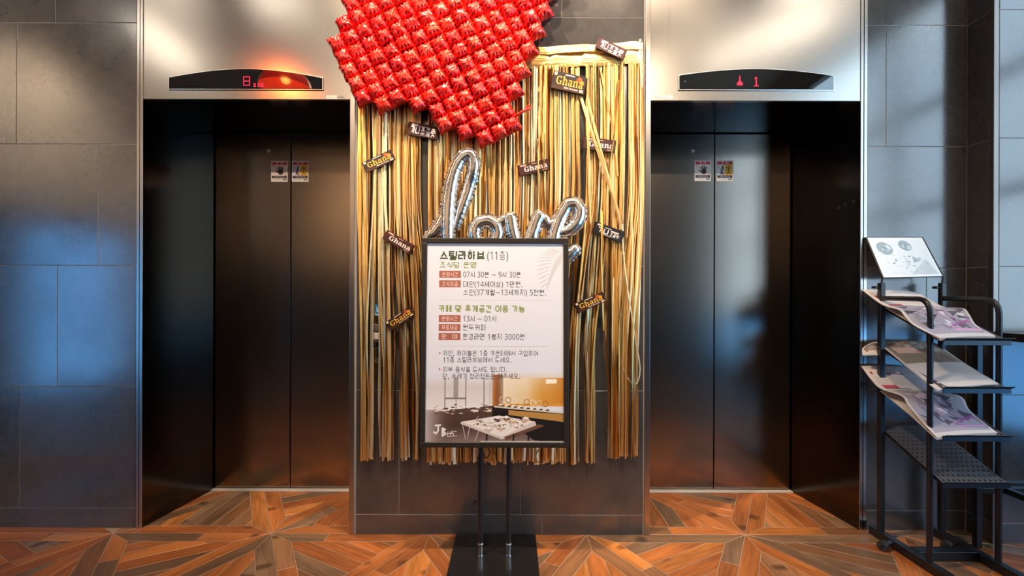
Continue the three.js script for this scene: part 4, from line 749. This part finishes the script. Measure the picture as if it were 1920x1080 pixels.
  const holderTex = canvasTex(384, 288, (x, w, h) => {
    let k = 91; const r = () => (k = (k * 16807) % 2147483647) / 2147483647;
    x.fillStyle = '#eef0f0'; x.fillRect(0, 0, w, h); x.fillStyle = '#dfe4e5'; x.fillRect(16, 14, w - 32, h - 28);
    for (const [a, b, rx, ry] of [[92, 82, 52, 46], [236, 62, 42, 38]]) { x.fillStyle = '#93a2aa'; x.beginPath(); x.ellipse(a, b, rx, ry, 0.4, 0, 7); x.fill(); for (let i = 0; i < 14; i++) { x.fillStyle = ['#b8c6cb', '#7f9098', '#d5dee0'][i % 3]; x.beginPath(); x.ellipse(a + (r() - 0.5) * rx * 1.3, b + (r() - 0.5) * ry * 1.2, 4 + r() * 8, 3 + r() * 6, 0, 0, 7); x.fill(); } }
    x.fillStyle = '#c3c8c9'; x.beginPath(); x.moveTo(190, 270); x.lineTo(330, 160); x.lineTo(364, 270); x.fill();
    x.fillStyle = '#9fb0b8'; x.beginPath(); x.moveTo(250, 140); x.lineTo(300, 170); x.lineTo(240, 190); x.fill();
    for (let i = 0; i < 46; i++) { x.fillStyle = ['#b9c0c2', '#8f9a9e', '#cfd6d8', '#a8b9c2'][i % 4]; x.fillRect(60 + r() * 280, 130 + r() * 130, 4 + r() * 16, 3 + r() * 7); }
  });
  const sheet = gridGeo(2, 2, (u, v) => { const a = tl.clone().lerp(tr, u), b = bl.clone().lerp(br, u); return a.lerp(b, 1 - v).add(new THREE.Vector3(0, 0.0012, 0.0016)).toArray(); });
  W('notice_sheet', sheet, paper(holderTex, { roughness: 0.3, side: THREE.DoubleSide }), t, 'printed white notice with round pictures');
  const edge = (a, b, r) => new THREE.TubeGeometry(new THREE.LineCurve3(a, b), 1, r, 8);
  W('holder_frame', [edge(tl, bl, 0.005), edge(tr, br, 0.004), edge(tl, tr, 0.0026), edge(bl, br, 0.0026), edge(bl, new THREE.Vector3(1.743, 1.207, BZ), 0.004), edge(br, new THREE.Vector3(2.03, 1.207, BZ), 0.004)], M.blackPaint);
}
// a sheet drawn between two side edges; each edge is a list of photo points with their distances
function sheetOf(left, right, thick, n = 30) {
  const cl = new THREE.CatmullRomCurve3(left.map((p) => at(...p))), cr = new THREE.CatmullRomCurve3(right.map((p) => at(...p)));
  const mid = (u, v) => { const a = cl.getPoint(1 - v), b = cr.getPoint(1 - v); return a.lerp(b, u).add(new THREE.Vector3(0, 0.004 * Math.sin(u * Math.PI), 0)); };
  const topG = gridGeo(10, n, (u, v) => mid(u, v).toArray()), botG = gridGeo(10, n, (u, v) => { const p = mid(1 - u, v); p.y -= thick; return p.toArray(); });
  for (let i = 0, a = botG.attributes.uv; i < a.count; i++) a.setXY(i, 0.02, 0.9);
  const rim = (f, m) => { const g = gridGeo(m, 1, (u, v) => { const p = f(u); p.y -= thick * (1 - v); return p.toArray(); }); for (let i = 0, a = g.attributes.uv; i < a.count; i++) a.setXY(i, 0.02, 0.9); return g; };
  return mergeGeometries([topG, botG, rim((u) => mid(u, 0), 10), rim((u) => mid(1 - u, 1), 10), rim((u) => mid(0, 1 - u), n), rim((u) => mid(1, u), n)]);
}
function newspaper(label, tex, sheets) {
  const mat = paper(tex, { roughness: 0.75, side: THREE.DoubleSide }), plain = std({ color: lin(0.62, 0.57, 0.52), roughness: 0.8, side: THREE.DoubleSide });
  const c = at(...sheets[0][1][0]), t = thing('newspaper', label, 'newspaper', c.toArray(), 'newspapers on the magazine rack');
  for (const [name, l, r, th] of sheets) part(name, sheetOf(l, r, th).translate(-c.x, -c.y, -c.z), name === 'inner_pages' ? plain : mat, t);
}
const dd = (pts, a = 2.31, b = 1.955) => pts.map((p, i) => [p[0], p[1], p[2] ?? a + (b - a) * i / (pts.length - 1)]);
newspaper('folded newspaper with purple picture on the top shelf of the magazine rack', news(11, 'purple'), [
  ['front_page', dd([[1617, 543], [1647, 566], [1660, 573], [1685, 580], [1696, 592], [1712, 608], [1763, 634]]), dd([[1722, 548], [1745, 563], [1773, 576], [1806, 578], [1818, 590], [1832, 611], [1867, 630]]), 0.004],
  ['inner_pages', dd([[1658, 575], [1700, 600], [1762, 637]], 2.26), dd([[1760, 580], [1800, 602], [1866, 633]], 2.26), 0.004],
]);
newspaper('newspaper with brown landscape picture curling back on the second rack shelf', news(23, 'scene'), [
  ['front_page', [[1617, 665, 2.27], [1618, 652, 2.305], [1641, 641, 2.3], [1660, 653, 2.25], [1705, 690, 2.1], [1757, 731, 1.955]], [[1727, 668, 2.27], [1731, 652, 2.305], [1748, 641, 2.3], [1772, 656, 2.25], [1815, 685, 2.1], [1872, 719, 1.955]], 0.005],
]);
newspaper('folded newspaper with purple picture on the third shelf, above perforated shelf', news(37, 'purple'), [
  ['front_page', dd([[1615, 686], [1632, 709], [1650, 727], [1690, 741], [1702, 758], [1728, 790], [1757, 820]]), dd([[1722, 690], [1745, 715], [1773, 735], [1803, 744], [1818, 769], [1842, 790], [1870, 811]]), 0.004],
  ['inner_pages', dd([[1650, 732], [1700, 772], [1756, 823]], 2.24), dd([[1750, 735], [1800, 765], [1868, 814]], 2.24), 0.004],
]);
// ------------------------------------------------------------------ black console table at the right edge
{
  const o = [2.5, 0, -2.06], t = thing('console_table', 'black metal-framed table cut off at the right edge behind rack', 'table', o);
  const W = (n, g, m) => part(n, (Array.isArray(g) ? mergeGeometries(g.map((k) => k.toNonIndexed ? (k.index ? k.toNonIndexed() : k) : k)) : g).translate(-o[0], -o[1], -o[2]), m, t);
  W('tabletop', rbox(0.78, 0.036, 0.24, 0.004, 2.565, 0.966, -2.09), std({ color: lin(0.018, 0.013, 0.01), roughness: 0.3 }));
  for (const [x, z] of [[2.125, -2.19], [2.94, -2.19], [2.25, -1.99], [2.94, -1.99]]) W('leg', rbox(0.026, x === 2.25 ? 0.28 : 0.947, 0.026, 0.003, x, x === 2.25 ? 0.14 : 0.4745, z), M.rackMetal);
  W('foot_rail', rbox(0.79, 0.026, 0.026, 0.003, 2.532, 0.262, -2.19), M.rackMetal);
  W('foot_rail', rbox(0.026, 0.026, 0.2, 0.003, 2.25, 0.263, -2.085), M.rackMetal);
}
// ------------------------------------------------------------------ lamps
const SPOT_AT = ['above the left side of the gold fringe', 'above the middle of the gold fringe', 'above the right side of the gold fringe', 'above the tiled wall left of left elevator', 'above the magazine rack', 'above the floor before the left elevator', 'above the floor before the right elevator', 'near the far back wall, left one', 'near the far back wall, second one', 'above the blue door on the left wall', 'at the far end of the left wall', 'facing the left elevator door from the room', 'facing the right elevator door from the room'];
SPOTS.forEach(([x, z, ax, ay, az, cd, ang, col], i) => {
  const t = thing('ceiling_spot', 'round recessed warm ceiling spot ' + SPOT_AT[i], 'ceiling light', [x, CEIL, z]);
  part('ring', new THREE.TorusGeometry(0.055, 0.008, 8, 28).rotateX(Math.PI / 2).translate(0, -0.004, 0), M.silver, t);
  part('lamp_glow', new THREE.CylinderGeometry(0.05, 0.05, 0.004, 24).translate(0, -0.003, 0), M.lampGlow, t);
  const s = new THREE.SpotLight(new THREE.Color().setRGB(...col), cd, 0, ang, 0.6, 2); s.name = 'ceiling_spot_light'; s.position.set(x, CEIL - 0.03, z); s.target.position.set(ax, ay, az); s.castShadow = true; s.shadow.radius = 2.2; scene.add(s, s.target);
});
PANELS.forEach(([x, z, l, w, turn, rad, col]) => {
  const t = thing('ceiling_panel', 'long flat glowing panel set in the lobby ceiling', 'ceiling light', [x, CEIL, z], 'glowing ceiling panels'); t.rotation.y = turn;
  part('panel_frame', [box(l + 0.04, 0.012, 0.02, 0, -0.006, w / 2 + 0.01), box(l + 0.04, 0.012, 0.02, 0, -0.006, -w / 2 - 0.01), box(0.02, 0.012, w, l / 2 + 0.01, -0.006, 0), box(0.02, 0.012, w, -l / 2 - 0.01, -0.006, 0)], M.silver, t);
  part('diffuser_lamp', box(l, 0.006, w, 0, -0.004, 0), std({ color: lin(0.8, 0.8, 0.8), emissive: lin(...col), emissiveIntensity: 1 }), t);
  const a = new THREE.RectAreaLight(new THREE.Color().setRGB(...col), rad, l, w); a.name = 'ceiling_panel_light'; a.position.set(x, CEIL - 0.0125, z); a.rotation.order = 'YXZ'; a.rotation.set(-Math.PI / 2, turn, 0); scene.add(a);
});
{
  const t = thing('pendant_lamp', 'orange glass dome pendant lamp reflected in the left floor display', 'pendant lamp', [-1.6, 2.6, -1.3]);
  const prof = []; for (let i = 0; i <= 14; i++) { const a = i / 14 * Math.PI / 2; prof.push(new THREE.Vector2(0.168 * Math.cos(a) + 0.004, 0.14 * Math.sin(a))); }
  part('shade', new THREE.LatheGeometry(prof, 40), std({ color: lin(0.8, 0.06, 0.015), roughness: 0.5, transmission: 0.35, thickness: 0, side: THREE.DoubleSide }), t);
  part('bulb', new THREE.SphereGeometry(0.032, 20, 14).translate(0, 0.06, 0), std({ color: lin(1, 0.5, 0.2), emissive: lin(1, 0.36, 0.06), emissiveIntensity: 4 }), t);
  part('cable', new THREE.CylinderGeometry(0.005, 0.005, CEIL - 2.6 - 0.14, 8).translate(0, (CEIL - 2.6 + 0.14) / 2, 0), M.blackPaint, t);
  const p = new THREE.PointLight(new THREE.Color().setRGB(1, 0.36, 0.07), 0.6); p.name = 'pendant_lamp_light'; p.position.set(-1.6, 2.66, -1.3); p.castShadow = true; p.shadow.radius = 1; scene.add(p);
}
renderer.render(scene, camera);
